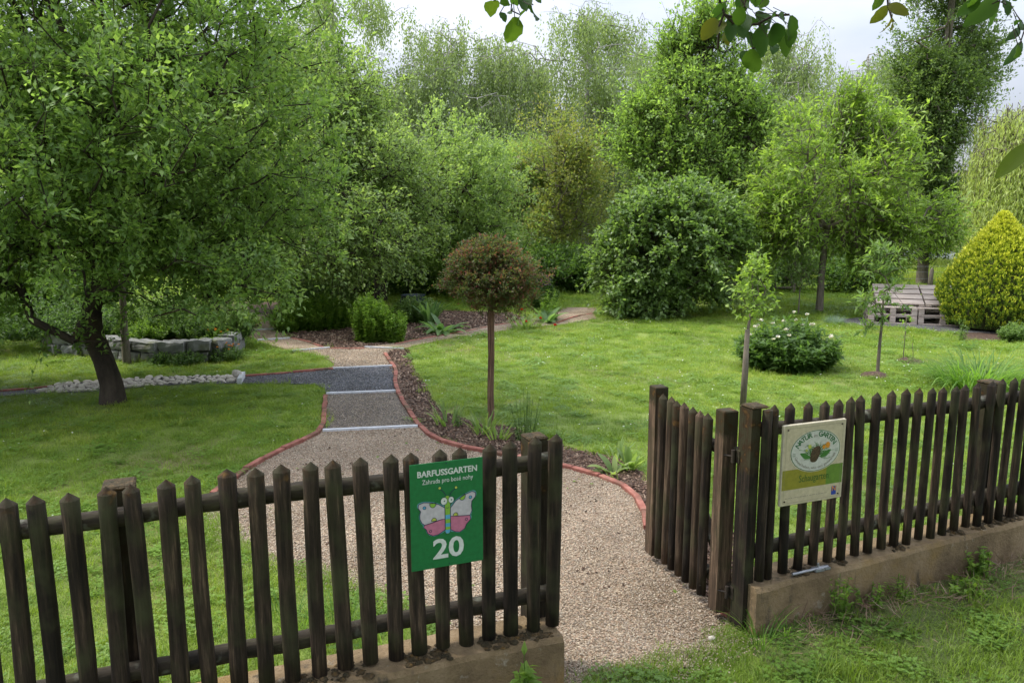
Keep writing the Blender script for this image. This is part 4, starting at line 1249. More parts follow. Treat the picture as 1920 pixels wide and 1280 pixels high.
def sign_cream():
    off = 0.052
    s0, zt0 = FUN(1469, 798, off); s1, zt1 = FUN(1586, 785, off); s2, zl = FUN(1464, 951, off); s3, zr = FUN(1578, 931, off)
    W = ((s1 - s0) + (s3 - s2)) / 2; zt = (zt0 + zt1) / 2; zbm = (zl + zr) / 2; H = zt - zbm
    print("cream", W, H, zt0, zt1, zl, zr, s0, s1, s2, s3)
    root = empty("garden_sign", FP((s0 + s1 + s2 + s3) / 4, off - 0.008, (zt + zbm) / 2), TH, "cream plastic sign with oval garden emblem on right fence", "sign")
    root.rotation_euler = (0, math.atan2((zt0 - zt1) + (zl - zr), 2 * W) * 1.0, TH)
    mb = MB(); mb.box((0, 0, 0), (W, 0.014, H), None, bev=0.003); mb.make("panel", MS['cream_edge'], root)
    p = Panel(root); y = 0.0078
    u = lambda a: (a - 0.5) * W
    v = lambda b: (0.5 - b) * H
    p.poly("face", [(u(.012), v(.988)), (u(.988), v(.988)), (u(.988), v(.012)), (u(.012), v(.012))], MS['cream'], y)
    p.poly("band", [(u(.012), v(.80)), (u(.72), v(.80)), (u(.72), v(.553)), (u(.012), v(.553))], MS['olive'], y + .0006)
    p.poly("band", [(u(.72), v(.80)), (u(.988), v(.80)), (u(.988), v(.553)), (u(.72), v(.553))], MS['lime'], y + .0006)
    fr = [(u(.045), v(.965)), (u(.955), v(.965)), (u(.955), v(.045)), (u(.045), v(.045))]
    V = []
    sets = [([fr[0], fr[1]], .0012, False), ([fr[1], fr[2]], .0012, False), ([fr[2], fr[3]], .0012, False), ([fr[3], fr[0]], .0012, False)]
    p.lines("border_line", sets, MS['grey'], y + .0007)
    cx, cz, rx, rz = u(.52), v(.352), .40 * W, .255 * H
    em = empty("emblem"); em.parent = root
    p.poly("oval", circ(cx, cz, rx * 1.03, 48, rz=rz * 1.03), MS['cream_edge'], y + .0010, em)
    p.poly("oval", circ(cx, cz, rx * 1.0, 48, rz=rz * 1.0), MS['dgreen'], y + .0014, em)
    p.poly("oval", circ(cx, cz, rx * 0.975, 48, rz=rz * 0.97), MS['oval'], y + .0018, em)
    def arc_text(txt, a0, a1, k, size, mat, flip, bold=0):
        # place letters at equal arc steps along the ellipse
        n = len(txt)
        widths = {'I': .5, 'i': .45, 'l': .45, ',': .45, ' ': .6, 't': .6, 'f': .6, 'm': 1.3, 'w': 1.25, 'N': 1.15, 'G': 1.1, 'r': .7}
        ws = [widths.get(c, 1.0) for c in txt]; tot = sum(ws); acc = 0
        for c, wc in zip(txt, ws):
            f = (acc + wc / 2) / tot; acc += wc
            a = a0 + (a1 - a0) * f
            if c == ' ': continue
            x = cx + math.cos(a) * rx * k; z = cz + math.sin(a) * rz * k
            tx, tz = -math.sin(a) * rx, math.cos(a) * rz
            rot = math.atan2(tz, tx)
            if not flip: rot += PI
            put_text("letter", c, size, mat, x, z, y + .0022, em, bold=bold, rot=rot)
    arc_text("NATUR", R(160), R(103), 0.80, H * .092, MS['dgreen'], False, H * .0022)
    arc_text("GARTEN", R(84), R(20), 0.80, H * .092, MS['dgreen'], False, H * .0022)
    arc_text("im", R(98), R(88), 0.74, H * .062, MS['grey'], False)
    arc_text("Gesund halten, was uns gesund hält", R(196), R(344), 0.82, H * .052, MS['grey'], True)
    # hedgehog-like brown mound, leaves and flowers
    hog = smooth_closed([(cx - .08 * W, cz - .12 * H), (cx - .07 * W, cz - .01 * H), (cx - .01 * W, cz + .05 * H), (cx + .06 * W, cz + .05 * H), (cx + .08 * W, cz - .01 * H), (cx + .05 * W, cz - .09 * H), (cx, cz - .14 * H)], 4)
    sets = []
    r_ = random.Random(3)
    for i in range(60):
        a = r_.uniform(0.1, PI - 0.1) if i < 34 else r_.uniform(-0.5, PI + 0.5); L = r_.uniform(.08, .15) * (1 if i < 34 else 1.2)
        x0 = cx + r_.uniform(-.08, .08) * W; z0 = cz - .06 * H
        sets.append(([(x0, z0), (x0 + math.cos(a) * L * W * .9 + .0, z0 + math.sin(a) * L * H), (x0 + math.cos(a) * L * W * 1.6, z0 + math.sin(a) * L * H * (1.25 if i < 34 else .9))], .0022, False))
    p.lines("drawn_grass", sets, MS['leafg'], y + .0021, em)
    for sx in (-1, 1):
        lf = smooth_closed([(cx + sx * .07 * W, cz - .08 * H), (cx + sx * .16 * W, cz - .02 * H), (cx + sx * .25 * W, cz - .01 * H), (cx + sx * .21 * W, cz - .06 * H), (cx + sx * .16 * W, cz - .09 * H)], 4)
        p.poly("drawn_leaves", lf, MS['leafg'], y + .0023, em)
    p.poly("drawn_animal", hog, MS['hog'], y + .0026, em)
    hs = [([(cx + r_.uniform(-.06, .05) * W, z0), (cx + r_.uniform(-.07, .07) * W, z0 + .025 * H)], .0016, False) for z0 in [cz + r_.uniform(-.1, .03) * H for _ in range(26)]]
    p.lines("drawn_spines", hs, MS['hogs'], y + .0028, em)
    for (fx, fz, fr_) in ((.19, .055, .045), (.13, .035, .03), (-.10, .06, .032), (-.15, .02, .02)):
        pts = []
        for i in range(16):
            a = i * PI / 8; rr = fr_ * (1 if i % 2 else .72); pts.append((cx + fx * W + math.cos(a) * rr * W, cz + fz * H + math.sin(a) * rr * H))
        p.poly("drawn_flower", pts, MS['orange'] if fx > 0 else MS['yel'], y + .0030, em)
    for sx in (-1, 1):
        x0 = cx + sx * .345 * W; z0 = cz - .02 * H * 1
        p.lines("clover_mark", [(circ(x0 + dx * .012 * W, z0 + dz * .012 * H, .008 * W, 8), .001, True) for dx, dz in ((-1, -1), (1, -1), (-1, 1), (1, 1))], MS['dgreen'], y + .0022, em)
    put_text("lettering", "Schaugarten", H * .125, MS['text2'], u(.52), v(.685), y + .0012, root, width=W * .48)
    p.poly("blue_mark", [(u(.825), v(.945)), (u(.905), v(.945)), (u(.905), v(.835)), (u(.825), v(.835))], MS['nblue'], y + .0008)
    put_text("mark_letter", "N", H * .085, MS['orange'], u(.865), v(.868), y + .0014, root, bold=.0006)
    r_ = random.Random(9); x = .07; sets = []
    while x < .76:
        L = r_.uniform(.02, .06); z = v(.905); sets.append(([(u(x), z), (u(x + L), z)], .0022, False)); x += L + .012
    p.lines("small_print", sets, MS['grey'], y + .0008)
    for a in (.065, .935):
        for b in (.06, .94):
            mb = MB(); mb.tube([(u(a), -y, v(b)), (u(a), -y - .003, v(b))], .004, n=8); mb.make("screw", M['iron'], root)
sign_cream()

# ================================================================== RAISED BED OF STONE BLOCKS
def rough_block(lx, ly, lz):
    nx, ny, nz = 6, 4, 4
    idx = {}; V = []; Fc = []
    sd = random.uniform(0, 99)
    def vid(i, j, k):
        q = (i, j, k)
        if q not in idx:
            u, v, w_ = i / nx * 2 - 1, j / ny * 2 - 1, k / nz * 2 - 1
            m_ = sum(1 for t in (abs(u), abs(v), abs(w_)) if t > .99)
            kk = {0: 1, 1: 1, 2: .955, 3: .91}[m_]
            p = Vector((u * lx / 2 * (1 - (1 - kk) * .5), v * ly / 2 * kk, w_ * lz / 2 * kk))
            p += Vector((mn.noise(p * 14 + Vector((sd, 0, 0))), mn.noise(p * 14 + Vector((0, sd, 0))), mn.noise(p * 14 + Vector((0, 0, sd))))) * .022
            idx[q] = len(V); V.append(tuple(p))
        return idx[q]
    for a in (0, 1):
        for i in range(nx):
            for j in range(ny): Fc.append((vid(i, j, a * nz), vid(i + 1, j, a * nz), vid(i + 1, j + 1, a * nz), vid(i, j + 1, a * nz)))
            for k in range(nz): Fc.append((vid(i, a * ny, k), vid(i + 1, a * ny, k), vid(i + 1, a * ny, k + 1), vid(i, a * ny, k + 1)))
        for j in range(ny):
            for k in range(nz): Fc.append((vid(a * nx, j, k), vid(a * nx, j + 1, k), vid(a * nx, j + 1, k + 1), vid(a * nx, j, k + 1)))
    return V, Fc
def raised_bed():
    px = [(100, 660), (106, 661), (112, 663), (165, 666), (215, 672), (250, 676), (300, 679), (350, 679), (395, 677), (425, 670), (443, 655), (440, 640), (430, 628)]
    P = [Vector((*G(x, y), 0)) for x, y in px]
    root = empty("stone_raised_bed", P[5], 0, "low dry stone block wall round the herb bed left", "raised bed")
    for course in range(2):
        # walk along the line placing blocks
        L = [0]
        for i in range(1, len(P)): L.append(L[-1] + (P[i] - P[i - 1]).length)
        s = -0.12 if course else 0.0
        while s < L[-1] - 0.12:
            bl = random.uniform(0.24, 0.38)
            t = min(s + bl / 2, L[-1]); t = max(t, 0)
            k = max(i for i in range(len(L) - 1) if L[i] <= t)
            f = (t - L[k]) / (L[k + 1] - L[k]); c = P[k].lerp(P[k + 1], f); d = P[k + 1] - P[k]
            h = random.uniform(0.125, 0.15)
            z = 0.07 if course == 0 else 0.15 + h / 2
            
            V = []; Fc = []
            nx = 4
            me = bpy.data.meshes.new("stone_block")
            bmv = rough_block(bl - .012, .22, h)
            me.from_pydata(bmv[0], [], bmv[1])
            me.materials.append(M['stone'])
            o = link("stone_block", me, root); o.location = c - P[5] + Vector((0, random.uniform(-.02, .02), z)); o.rotation_euler = (random.gauss(0, .02), random.gauss(0, .02), math.atan2(d.y, d.x) + random.gauss(0, .05))
            s += bl
    # soil fill
    inner = [p + Vector((0, 0.1, 0)) for p in P] + [Vector((-5.2, 13.4, 0)), Vector((-8.0, 13.0, 0))]
    build("soil_fill", [(p.x - P[5].x, p.y - P[5].y, 0.2) for p in inner], [list(range(len(inner)))], M['soil'], root)
    EXCL.append([(p.x, p.y) for p in inner])
raised_bed()
def gx(x, y): return G(x, y)
# herbs in the raised bed
def bed_herb(px, Y, rad, h, nst, npl, leaf, mat, label, **kw):
    x = (px - 960) / F * Y * 1.0
    herb(kw.pop('name', 'herb_clump'), x, Y, rad, h, nst, npl, leaf, mat, label, z=0.19, **kw)
bed_herb(315, 11.4, 0.55, 0.58, 260, 34, 0.045, M['l_mint'], "tall grey green herb mound with mauve tips in raised stone bed", flowers=(M['f_violet'], 26, 0.03), ry=0.5, dome=.35)
bed_herb(270, 10.9, 0.35, 0.30, 160, 26, 0.04, M['l_fresh'], "low light green herb cushion at the left front of raised bed")
bed_herb(372, 10.9, 0.33, 0.38, 170, 30, 0.04, M['l_dark'], "dark green herb clump in the middle of raised bed")
bed_herb(392, 11.3, 0.26, 0.40, 120, 26, 0.035, M['l_lime'], "lime yellow flowering clump in raised stone bed")
bed_herb(425, 11.2, 0.32, 0.48, 170, 34, 0.04, M['l_mint'], "bushy pale green herb at right end of raised bed")
bed_herb(400, 10.7, 0.22, 0.16, 90, 20, 0.03, M['l_fresh'], "small orange flowering herb over the right stone blocks", flowers=(M['f_orange'], 16, 0.03))
bed_herb(180, 11.2, 0.6, 0.42, 200, 26, 0.05, M['l_dark'], "shaded dark shrubby herb at left of raised bed")
bed_herb(60, 11.4, 0.9, 0.55, 260, 26, 0.05, M['l_dark'], "widest dark shrub at far left behind the stone blocks")
x, y = G(308, 683); herb("herb_clump", x, y, 0.16, 0.17, 60, 24, 0.03, M['l_dark'], "small dark leafy clump before the raised bed's left blocks")
x, y = G(352, 684); herb("herb_clump", x, y, 0.18, 0.19, 80, 24, 0.03, M['l_dark'], "dark leafy clump growing against middle stone blocks")
x, y = G(425, 676); herb("herb_clump", x, y, 0.2, 0.2, 80, 24, 0.03, M['l_dark'], "orange flowering plant at foot of raised bed's right end", flowers=(M['f_orange'], 12, 0.03))

# ================================================================== ISLAND BED PLANTS
x, y = GD(697, 641, 0.1); herb("tall_herb", x, y, 0.30, 0.74, 80, 60, 0.05, M['l_fresh'], "bright green upright leafy plant at front of island bed", dome=0.35, lean=0.15, up=.4, ragged=.55)
x, y = G(735, 640); herb("tall_herb", x, y, 0.22, 0.5, 50, 50, 0.05, M['l_fresh'], "smaller bright leafy plant right of tall upright one", dome=0.3)
x, y = GD(565, 624, .4); herb("bush_herb", x, y, 0.48, 0.50, 180, 34, 0.05, M['l_fresh'], "yellow green herb at left end of the island bed")
x, y = GD(610, 622, .5); herb("bush_herb", x, y, 0.52, 0.56, 200, 34, 0.06, M['l_fresh'], "broad mid green herb left of centre in island bed")
x, y = GD(655, 615, .5); herb("bush_herb", x, y, 0.45, 0.56, 180, 34, 0.06, M['l_mid'], "dark green herb behind the upright plant in island bed", flowers=(M['f_dark'], 10, 0.08))
x, y = GD(590, 598, .5); herb("bush_herb", x, y, 0.6, 0.75, 160, 34, 0.06, M['l_dark'], "dark tall herb with maroon flowers at back of island bed", flowers=(M['f_dark'], 12, 0.09))
x, y = GD(1020, 585, .3); herb("violet_bush", x, y, 0.25, 0.62, 90, 30, 0.05, M['l_dark'], "violet flowering bush behind the red topped tree", flowers=(M['f_violet'], 30, 0.05))
x, y = GD(782, 606, .3); herb("bush_herb", x, y, 0.4, 0.45, 120, 30, 0.06, M['l_mid'], "green shrub left of the big leaved plant")
x, y = G(830, 622); strap_clump("big_leaved_plant", x, y, 34, 0.46, 0.11, M['l_broad'], "big grey green rosette plant with broad drooping leaves in island bed", rad=0.14, el=(0.1, 0.9), bend=(0.4, 1.3), prof='broad')
x, y = GD(806, 612, .2); strap_clump("big_leaved_plant", x, y, 26, 0.50, 0.07, M['l_broad'], "upright broad leaved plant just left of the grey green rosette", rad=0.08, el=(1.1, 1.5), bend=(0.1, 0.8), prof='broad')
x, y = GD(1025, 612, .5); strap_clump("big_leaved_plant", x, y, 16, 0.4, 0.12, M['l_broad'], "low broad leaved plant right of the poppies", rad=0.08, el=(0.3, 1.2), bend=(0.4, 1.0), prof='broad')
x, y = GD(1030, 604, .3); herb("tall_herb", x, y, 0.15, 0.55, 30, 40, 0.06, M['l_fresh'], "pale green spiky plant beside the far path bend", dome=0.5)
# poppies
def poppies():
    x, y = G(985, 618)
    root = empty("poppy_clump", (x, y + .2, 0), 0, "leafy poppy clump with four orange red flowers", "flower")
    n = 90; a = rng.random(n) * 2 * PI; b = np.stack([np.cos(a) * .12 * rng.random(n) * 2, np.sin(a) * .12 * rng.random(n) * 2, np.zeros(n)], 1)
    link("leaves", blades_mesh("leaves", b, a, 0.3 * (.6 + .5 * rng.random(n)), np.full(n, .03), rng.uniform(.5, 1.4, n), rng.uniform(.3, 1.2, n), rng.random(n), M['l_iris']), root)
    for (px, py) in ((978, 582), (986, 604), (1014, 598), (1041, 612)):
        X, Y, Z = AT(px, py, y + .1)
        link("flower", flower_pts([np.array([X - x, Y - y - .2, max(Z, .05)])], 0.07, M['f_red'])[0], root)
        mb = MB(); mb.tube([(X - x - .03, Y - y - .2, 0), (X - x, Y - y - .2, max(Z, .05))], .003, n=4); mb.make("stem", M['l_iris'], root)
poppies()
# dark planter and log at the back of the island bed
x, y = G(770, 592)
mb = MB(); prof = [(0.0, 0), (0.15, 0), (0.2, 0.1), (0.21, 0.22), (0.18, 0.3), (0.2, 0.32), (0.17, 0.32), (0.15, 0.26), (0.0, 0.26)]
V = []; Fc = []
for r_, z in prof:
    for k in range(16): V.append((r_ * math.cos(k * PI / 8), r_ * math.sin(k * PI / 8), z))
for i in range(len(prof) - 1):
    for k in range(16): Fc.append((i * 16 + k, i * 16 + (k + 1) % 16, (i + 1) * 16 + (k + 1) % 16, (i + 1) * 16 + k))
o = build("planter_pot", V, Fc, flat_mat("dark glazed pot", (0.02, 0.03, 0.04), .4), smooth=True); o.location = (x, y + .4, 0); o.scale = (1.2, 1.2, 1.1)
tag(o, "dark round pot standing behind island bed shrubs", "pot")
x, y = G(766, 602)
mb = MB(); mb.tube([(-0.2, 0, 0.08), (0, 0.02, 0.085), (0.22, -0.03, 0.08)], [0.085, 0.08, 0.082], n=12); o = mb.make("log", M['bark_grey'], None, True); o.location = (x, y, 0)
tag(o, "short grey log lying beside the dark pot", "log")

# ================================================================== BORDER PLANTS
for (px, py, n, L, lab) in ((838, 796, 22, 0.26, "iris clump growing left of the red topped tree"), (908, 812, 26, 0.27, "iris clump at the foot of the red topped tree"),
                            (934, 822, 20, 0.24, "broad iris clump just right of the red topped tree's foot"), (1156, 862, 12, 0.2, "dry brown and green iris tuft behind the border hosta")):
    x, y = G(px, py); strap_clump("iris_clump", x, y, n, L, 0.026, M['l_iris'], lab, rad=0.09, el=(0.8, 1.5), bend=(0.1, 1.2))
x, y = G(1150, 888); strap_clump("hosta", x, y, 13, 0.2, 0.05, M['l_iris'], "pale green broad leaved plant low in the soil border", rad=0.04, el=(0.3, 1.1), bend=(0.5, 1.3), prof='broad')
x, y = G(1180, 880); strap_clump("hosta", x, y, 12, 0.2, 0.05, M['l_iris'], "pale upright broad leaved plant nearest the open gate", rad=0.04, el=(0.9, 1.5), bend=(0.2, 0.8), prof='broad')
x, y = G(985, 826); herb("tall_weed", x, y, 0.08, 0.5, 14, 80, 0.045, M['l_mid'], "tall feathery weed in the border right of the red topped tree", wd=0.2, dome=0.4, up=.05, lean=.6)
x, y = G(860, 800); herb("tall_weed", x, y, 0.05, 0.2, 7, 30, 0.04, M['l_mid'], "small feathery weed between the iris clumps", wd=0.16)

# ================================================================== LAWN PLANTS RIGHT
x, y = GD(1476, 700, .35)
herb("peony_bush", x, y, 0.48, 0.62, 260, 26, 0.11, M['l_dark'], "round dark green peony bush with white flowers on right lawn", "bush", wd=0.3, dome=0.55, flowers=(M['f_white'], 22, 0.06), ry=.42, ragged=.62, lean=.4)
x, y = G(1555, 652); 
x, y = G(1500, 703); mb = flower_pts([np.array([0, 0, .02])], 0.06, M['f_white'])[0]; o = link("fallen_flower", mb); o.location = (x, y, 0); tag(o, "white peony head fallen on the lawn before its bush", "flower")
x, y = G(1835, 728); strap_clump("daylily_clump", x, y, 520, 0.62, 0.016, M['l_strap'], "wide arching clump of long grassy leaves behind right fence", rad=0.42, el=(0.9, 1.5), bend=(1.2, 2.4))
x, y = G(1565, 606); strap_clump("fescue_tuft", x, y, 700, 0.19, 0.004, M['l_fescue'], "blue grey ornamental grass tuft beside the bench gravel", rad=0.13, el=(0.5, 1.5), bend=(0.4, 1.4))
x, y = G(1905, 640); herb("bush_herb", x, y, 0.22, 0.3, 60, 26, 0.05, M['l_mid'], "small green weed bush right of the golden conifer")
x, y = G(1800, 640); herb("tall_weed", x, y, 0.06, 0.35, 8, 30, 0.05, M['l_mint'], "thin pale weed standing before the golden conifer")

# ================================================================== TREES
def V3(*a): return np.array(a, float)
# 1. big apple tree, left
bx, by = G(212, 755)
tx, tz = AT(170, 610, by)[0], AT(170, 610, by)[2]
trunk = [(V3(bx, by, 0), 0.135), (V3(bx + 0.0, by, 0.2), 0.112), (V3(bx - 0.06, by, 0.45), 0.10), (V3(bx - 0.14, by, 0.68), 0.105), (V3(bx - 0.17, by, 0.82), 0.12), (V3(bx - 0.15, by + .03, 0.95), 0.10)]
blobs = [(-4.6, 8.1, 3.0, 2.9, 2.3, 1.9), (-3.6, 8.4, 2.6, 1.7, 1.9, 1.5), (-6.3, 8.0, 2.8, 2.2, 2.0, 1.9), (-3.9, 8.2, 4.2, 1.75, 1.9, 1.5), (-4.3, 6.9, 2.4, 1.7, 0.9, 1.1), (-2.8, 8.3, 1.75, 0.8, 1.1, 0.8), (-6.0, 7.4, 1.7, 1.6, 1.0, 0.8), (-4.9, 8.4, 4.9, 2.4, 2.0, 1.2), (-5.6, 7.4, 1.55, 1.3, .8, .6), (-3.6, 7.5, 1.75, 1.3, .8, .55), (-4.6, 8.8, 1.9, 2.2, .9, .8), (-5.9, 7.6, 1.15, 1.0, .8, .45), (-3.0, 7.7, 1.3, .8, .7, .45), (-6.6, 8.6, 1.3, 1.2, .9, .6), (-5.7, 7.6, 1.0, 1.0, .7, .42), (-6.6, 8.0, .95, .9, .7, .4)]
ex = np.array([AT(px, py, Y) for (px, py, Y) in [(500, 560, 8.0), (515, 600, 7.9), (470, 570, 8.1), (445, 545, 8.0), (520, 540, 8.0), (540, 560, 7.9), (230, 640, 7.7), (225, 620, 7.6), (140, 640, 7.6), (140, 652, 7.6), (90, 620, 7.4), (60, 600, 7.5), (400, 550, 7.8), (480, 520, 7.9)]])
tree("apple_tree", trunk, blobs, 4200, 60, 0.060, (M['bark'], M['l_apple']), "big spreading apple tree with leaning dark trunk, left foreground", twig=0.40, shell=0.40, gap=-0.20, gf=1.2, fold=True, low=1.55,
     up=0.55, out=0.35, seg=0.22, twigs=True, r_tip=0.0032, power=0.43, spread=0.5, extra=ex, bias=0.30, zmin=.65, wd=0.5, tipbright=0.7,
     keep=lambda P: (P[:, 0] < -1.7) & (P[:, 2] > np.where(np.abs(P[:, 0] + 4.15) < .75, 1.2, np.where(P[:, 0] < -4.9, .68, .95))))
# 2. slim tree next to it
bx, by = G(238, 682)
tree("slim_tree", [(V3(bx, by, 0), 0.055), (V3(bx, by, 0.5), 0.045), (V3(bx + .02, by, 1.0), 0.04), (V3(bx + .03, by, 1.4), 0.035)], [(bx, by, 2.3, 1.2, 1.1, 0.9)], 220, 26, 0.05, (M['bark_grey'], M['l_apple_b']),
     "slim trunked young tree right behind the leaning apple trunk", twig=0.22, fold=True, spread=.3)
# 3. apple tree behind
bx, by = G(397, 590)
tree("apple_tree", [(V3(bx, by, 0), 0.16), (V3(bx, by, 0.6), 0.13), (V3(bx + .05, by, 1.2), 0.13), (V3(bx + .3, by, 1.7), 0.12)],
     [(-4.6, 14.4, 3.2, 2.4, 2.2, 1.5), (-3.0, 13.9, 2.5, 1.6, 1.7, 1.35), (-2.5, 13.6, 1.5, 1.0, 1.2, 0.7), (-6.5, 15, 3, 2.2, 2, 1.6), (-3.5, 14.2, 3.7, 1.2, 1.3, 0.9), (-3.6, 13.3, 1.4, 1.3, 1.0, .6), (-2.3, 13.4, 1.9, 1.0, 1.0, .8)], 2700, 54, 0.068, (M['bark'], M['l_apple_b']),
     "broad old apple tree standing behind the raised stone bed", twig=0.5, shell=0.4, gap=-0.12, gf=1.0, fold=True, seg=0.3, twigs=True, spread=0.3, zmin=0.9, bias=0.3, tipbright=.5, low=1.6)
# 4. apple-like tree centre-left
bx, by = G(714, 566)
tree("orchard_tree", [(V3(bx, by, 0), 0.15), (V3(bx, by, 0.6), 0.12), (V3(bx, by, 1.2), 0.11), (V3(bx + .1, by, 1.7), 0.1)],
     [(-2.0, 17.3, 2.3, 1.6, 1.6, 1.3), (-3.4, 17.4, 2.6, 1.5, 1.5, 1.4), (-1.0, 17.6, 2.1, 1.2, 1.3, 1.2), (-1.6, 17.5, 3.0, 1.3, 1.3, 0.9), (-1.2, 17, 1.3, 1.4, 1.0, .6), (-3.4, 17, 1.3, 1.2, 1.0, .6)], 1700, 46, 0.072, (M['bark'], M['l_apple_b']),
     "round green orchard tree behind the island bed", twig=0.5, shell=0.42, gap=-0.1, gf=1, spread=.35, zmin=0.75, tipbright=.5, low=1.6)
# 5. tree right of it with rusty shoots
tree("rusty_tree", [(V3(1.2, 20.5, 0), 0.08), (V3(1.2, 20.5, 1.0), 0.06), (V3(1.25, 20.5, 1.8), 0.05)], [(1.3, 20.5, 2.6, 1.5, 1.4, 1.7), (1.4, 20.4, 3.5, 0.8, 0.8, 0.9), (0.5, 20.5, 1.7, 1.0, 1.0, 1.0)], 800, 34, 0.08, (M['bark_grey'], M['l_rusty']),
     "loose tree with rusty tinted shoots in the middle distance", twig=0.7, shell=.55, gap=-0.05, spread=.4, up=1.0, zmin=.6)
tree("rusty_tree", [(V3(-0.4, 21.5, 0), 0.08), (V3(-0.4, 21.5, 1.0), 0.06), (V3(-0.35, 21.5, 1.8), 0.05)], [(-0.5, 21.5, 2.3, 1.5, 1.2, 1.6), (0.2, 21.5, 3.2, .8, .8, .8)], 750, 34, 0.08, (M['bark_grey'], M['l_apple_b']),
     "fresh green loose tree left of the rusty tinted one", twig=0.7, shell=.55, gap=-0.05, spread=.4, up=1.0, zmin=.5)
# 6. bright conical broadleaf behind the lilac
tree("maple_tree", [(V3(4.0, 17.6, 0), 0.14), (V3(4.0, 17.6, 1.2), 0.11), (V3(4.02, 17.6, 2.6), 0.085), (V3(4.05, 17.6, 4.2), 0.05), (V3(4.05, 17.6, 5.3), 0.025)],
     [(4.05, 17.6, 2.9, 1.8, 1.5, 1.3), (4.05, 17.6, 4.0, 1.35, 1.2, 1.0), (4.1, 17.6, 5.0, 0.8, 0.75, 0.8), (3.0, 17.5, 3.3, 0.8, 0.8, 0.9), (3.55, 17.6, 4.95, .42, .4, .75), (4.1, 17.6, 5.65, .42, .4, .6), (5.1, 17.6, 3.3, .7, .7, .9), (4.7, 17.6, 4.6, .5, .5, .6)], 1700, 40, 0.085, (M['bark'], M['l_maple']),
     "tall bright green tree with layered crown behind round shrub", twig=0.55, shell=.45, gap=-0.13, gf=1.1, spread=.35, up=1.0, out=.5, tipbright=.5, bias=.15, twigs=True)
# 7. lilac / round shrub
lx, ly = GD(1264, 603, .9); ly -= .9
tree("round_shrub", [(V3(lx, ly + .9, 0), 0.12), (V3(lx, ly + .9, 0.15), 0.11), (V3(lx + .03, ly + .9, 0.3), 0.10), (V3(lx + .03, ly + .9, 0.45), 0.08)],
     [(lx - .1, ly + .9, 1.15, 1.3, 1.05, 1.05), (lx - .75, ly + .8, 0.75, 0.72, 0.8, 0.75), (lx + .65, ly + 1, 1.1, 0.75, 0.8, 0.9), (lx + .25, ly + 1, 1.75, 0.8, 0.8, 0.6), (lx - .55, ly + .9, 1.7, .5, .5, .45), (lx - .5, ly + .7, 0.4, 0.85, 0.6, 0.45)], 1900, 38, 0.08, (M['bark'], M['l_lilac']),
     "large round dark green shrub standing on the lawn centre right", "shrub", twig=0.32, shell=.38, gap=-0.16, gf=1.5, fold=True, spread=.45, up=.35, twigs=True, zmin=0.1, wd=.65, tipbright=.4)
# 8. light walnut-like tree
bx, by = G(1536, 585)
tree("walnut_tree", [(V3(bx, by, 0), 0.075), (V3(bx, by, 0.7), 0.06), (V3(bx + .02, by, 1.2), 0.06), (V3(bx + .05, by, 1.6), 0.05)],
     [(bx + .2, by, 2.3, 1.35, 1.2, 0.95), (bx - .15, by, 3.0, 1.0, 1.0, 0.75), (bx - .55, by + .2, 1.45, .7, .6, .45), (bx + .6, by - .2, 1.4, .8, .6, .45), (bx + 1.3, by + .1, 1.25, .6, .6, .35), (bx + 1.35, by, 1.95, 0.85, 0.9, 0.55), (bx + .85, by, 2.95, .8, .8, .75), (bx - .8, by, 2.1, .6, .8, .7), (bx + .3, by, 3.6, .45, .5, .45), (bx - 1.0, by, 1.65, .45, .6, .35), (bx + 1.9, by, 1.75, .5, .6, .4), (bx + 1.0, by, 1.35, .6, .6, .3), (bx - .5, by, 3.35, .5, .5, .4)], 1050, 32, 0.12, (M['bark_grey'], M['l_walnut']),
     "yellow green small tree with slender pale trunk beside pallet bench", twig=0.5, shell=.5, gap=-0.06, gf=1.2, fold=True, spread=.4, wd=.34, up=.3, tipbright=.5, zmin=.95, twigs=True, low=1.6)
# 9. birches: weeping
def birch(px, base_y, top_py, Y, w_, label, n=650, lean=None, seed=0.0, wk=1.45):
    x = (px - 960) / F * Y
    top = AT(px, top_py, Y)[2]
    H = top
    trunk = [(V3(x, Y, 0), 0.16), (V3(x + .03, Y, H * .25), 0.12), (V3(x - .03, Y, H * .5), 0.09), (V3(x + .04, Y, H * .75), 0.05), (V3(x, Y, H * .93), 0.02)]
    w_ *= wk
    r_ = random.Random(int(px))
    blobs = [(x, Y, H * .38, w_ * 1.2, w_ * .7, H * .2), (x, Y, H * .60, w_ * 1.0, w_ * .6, H * .16)]
    for q in range(15):
        hz = .42 + .56 * (q / 14)
        lat = w_ * 1.25 * (1.04 - hz) ** .42
        ang = r_.uniform(-1, 1)
        blobs.append((x + ang * lat, Y + r_.uniform(-.6, .6) * lat, H * hz - abs(ang) * H * .07, w_ * r_.uniform(.28, .48), w_ * .3, H * r_.uniform(.05, .09)))
    tree("birch_tree", trunk, blobs, int(n * 1.9), 42, 0.088, (M['bark_pale'], M['l_birch']), label, group="birch trees along the back of the garden", shell=.55, gap=-.02, gf=1.3, hang=1.2, spread=.8, zmin=.8, twigs=True, r_tip=.0035, power=.5, bias=.12, seg=.4, lean=lean, tone=0.05)
birch(640, 0, -60, 25.0, 2.1, "leftmost weeping birch, its top leaving the frame", 900, lean=(.12, 0, 0))
birch(850, 0, 38, 26.0, 2.4, "birch with broad forked top left of the middle gap of sky", 1150)
birch(1095, 0, 2, 26.5, 2.3, "tallest birch in the middle, just left of bright green tree", 1150)
birch(975, 0, 120, 27.5, 2.0, "lower birch filling the gap between the two middle birches", 800)
birch(1465, 0, 50, 27.0, 2.0, "birch whose top shows above the yellow green tree", 800)
birch(1600, 0, 72, 28.0, 2.1, "birch just left of the tall poplar", 800)
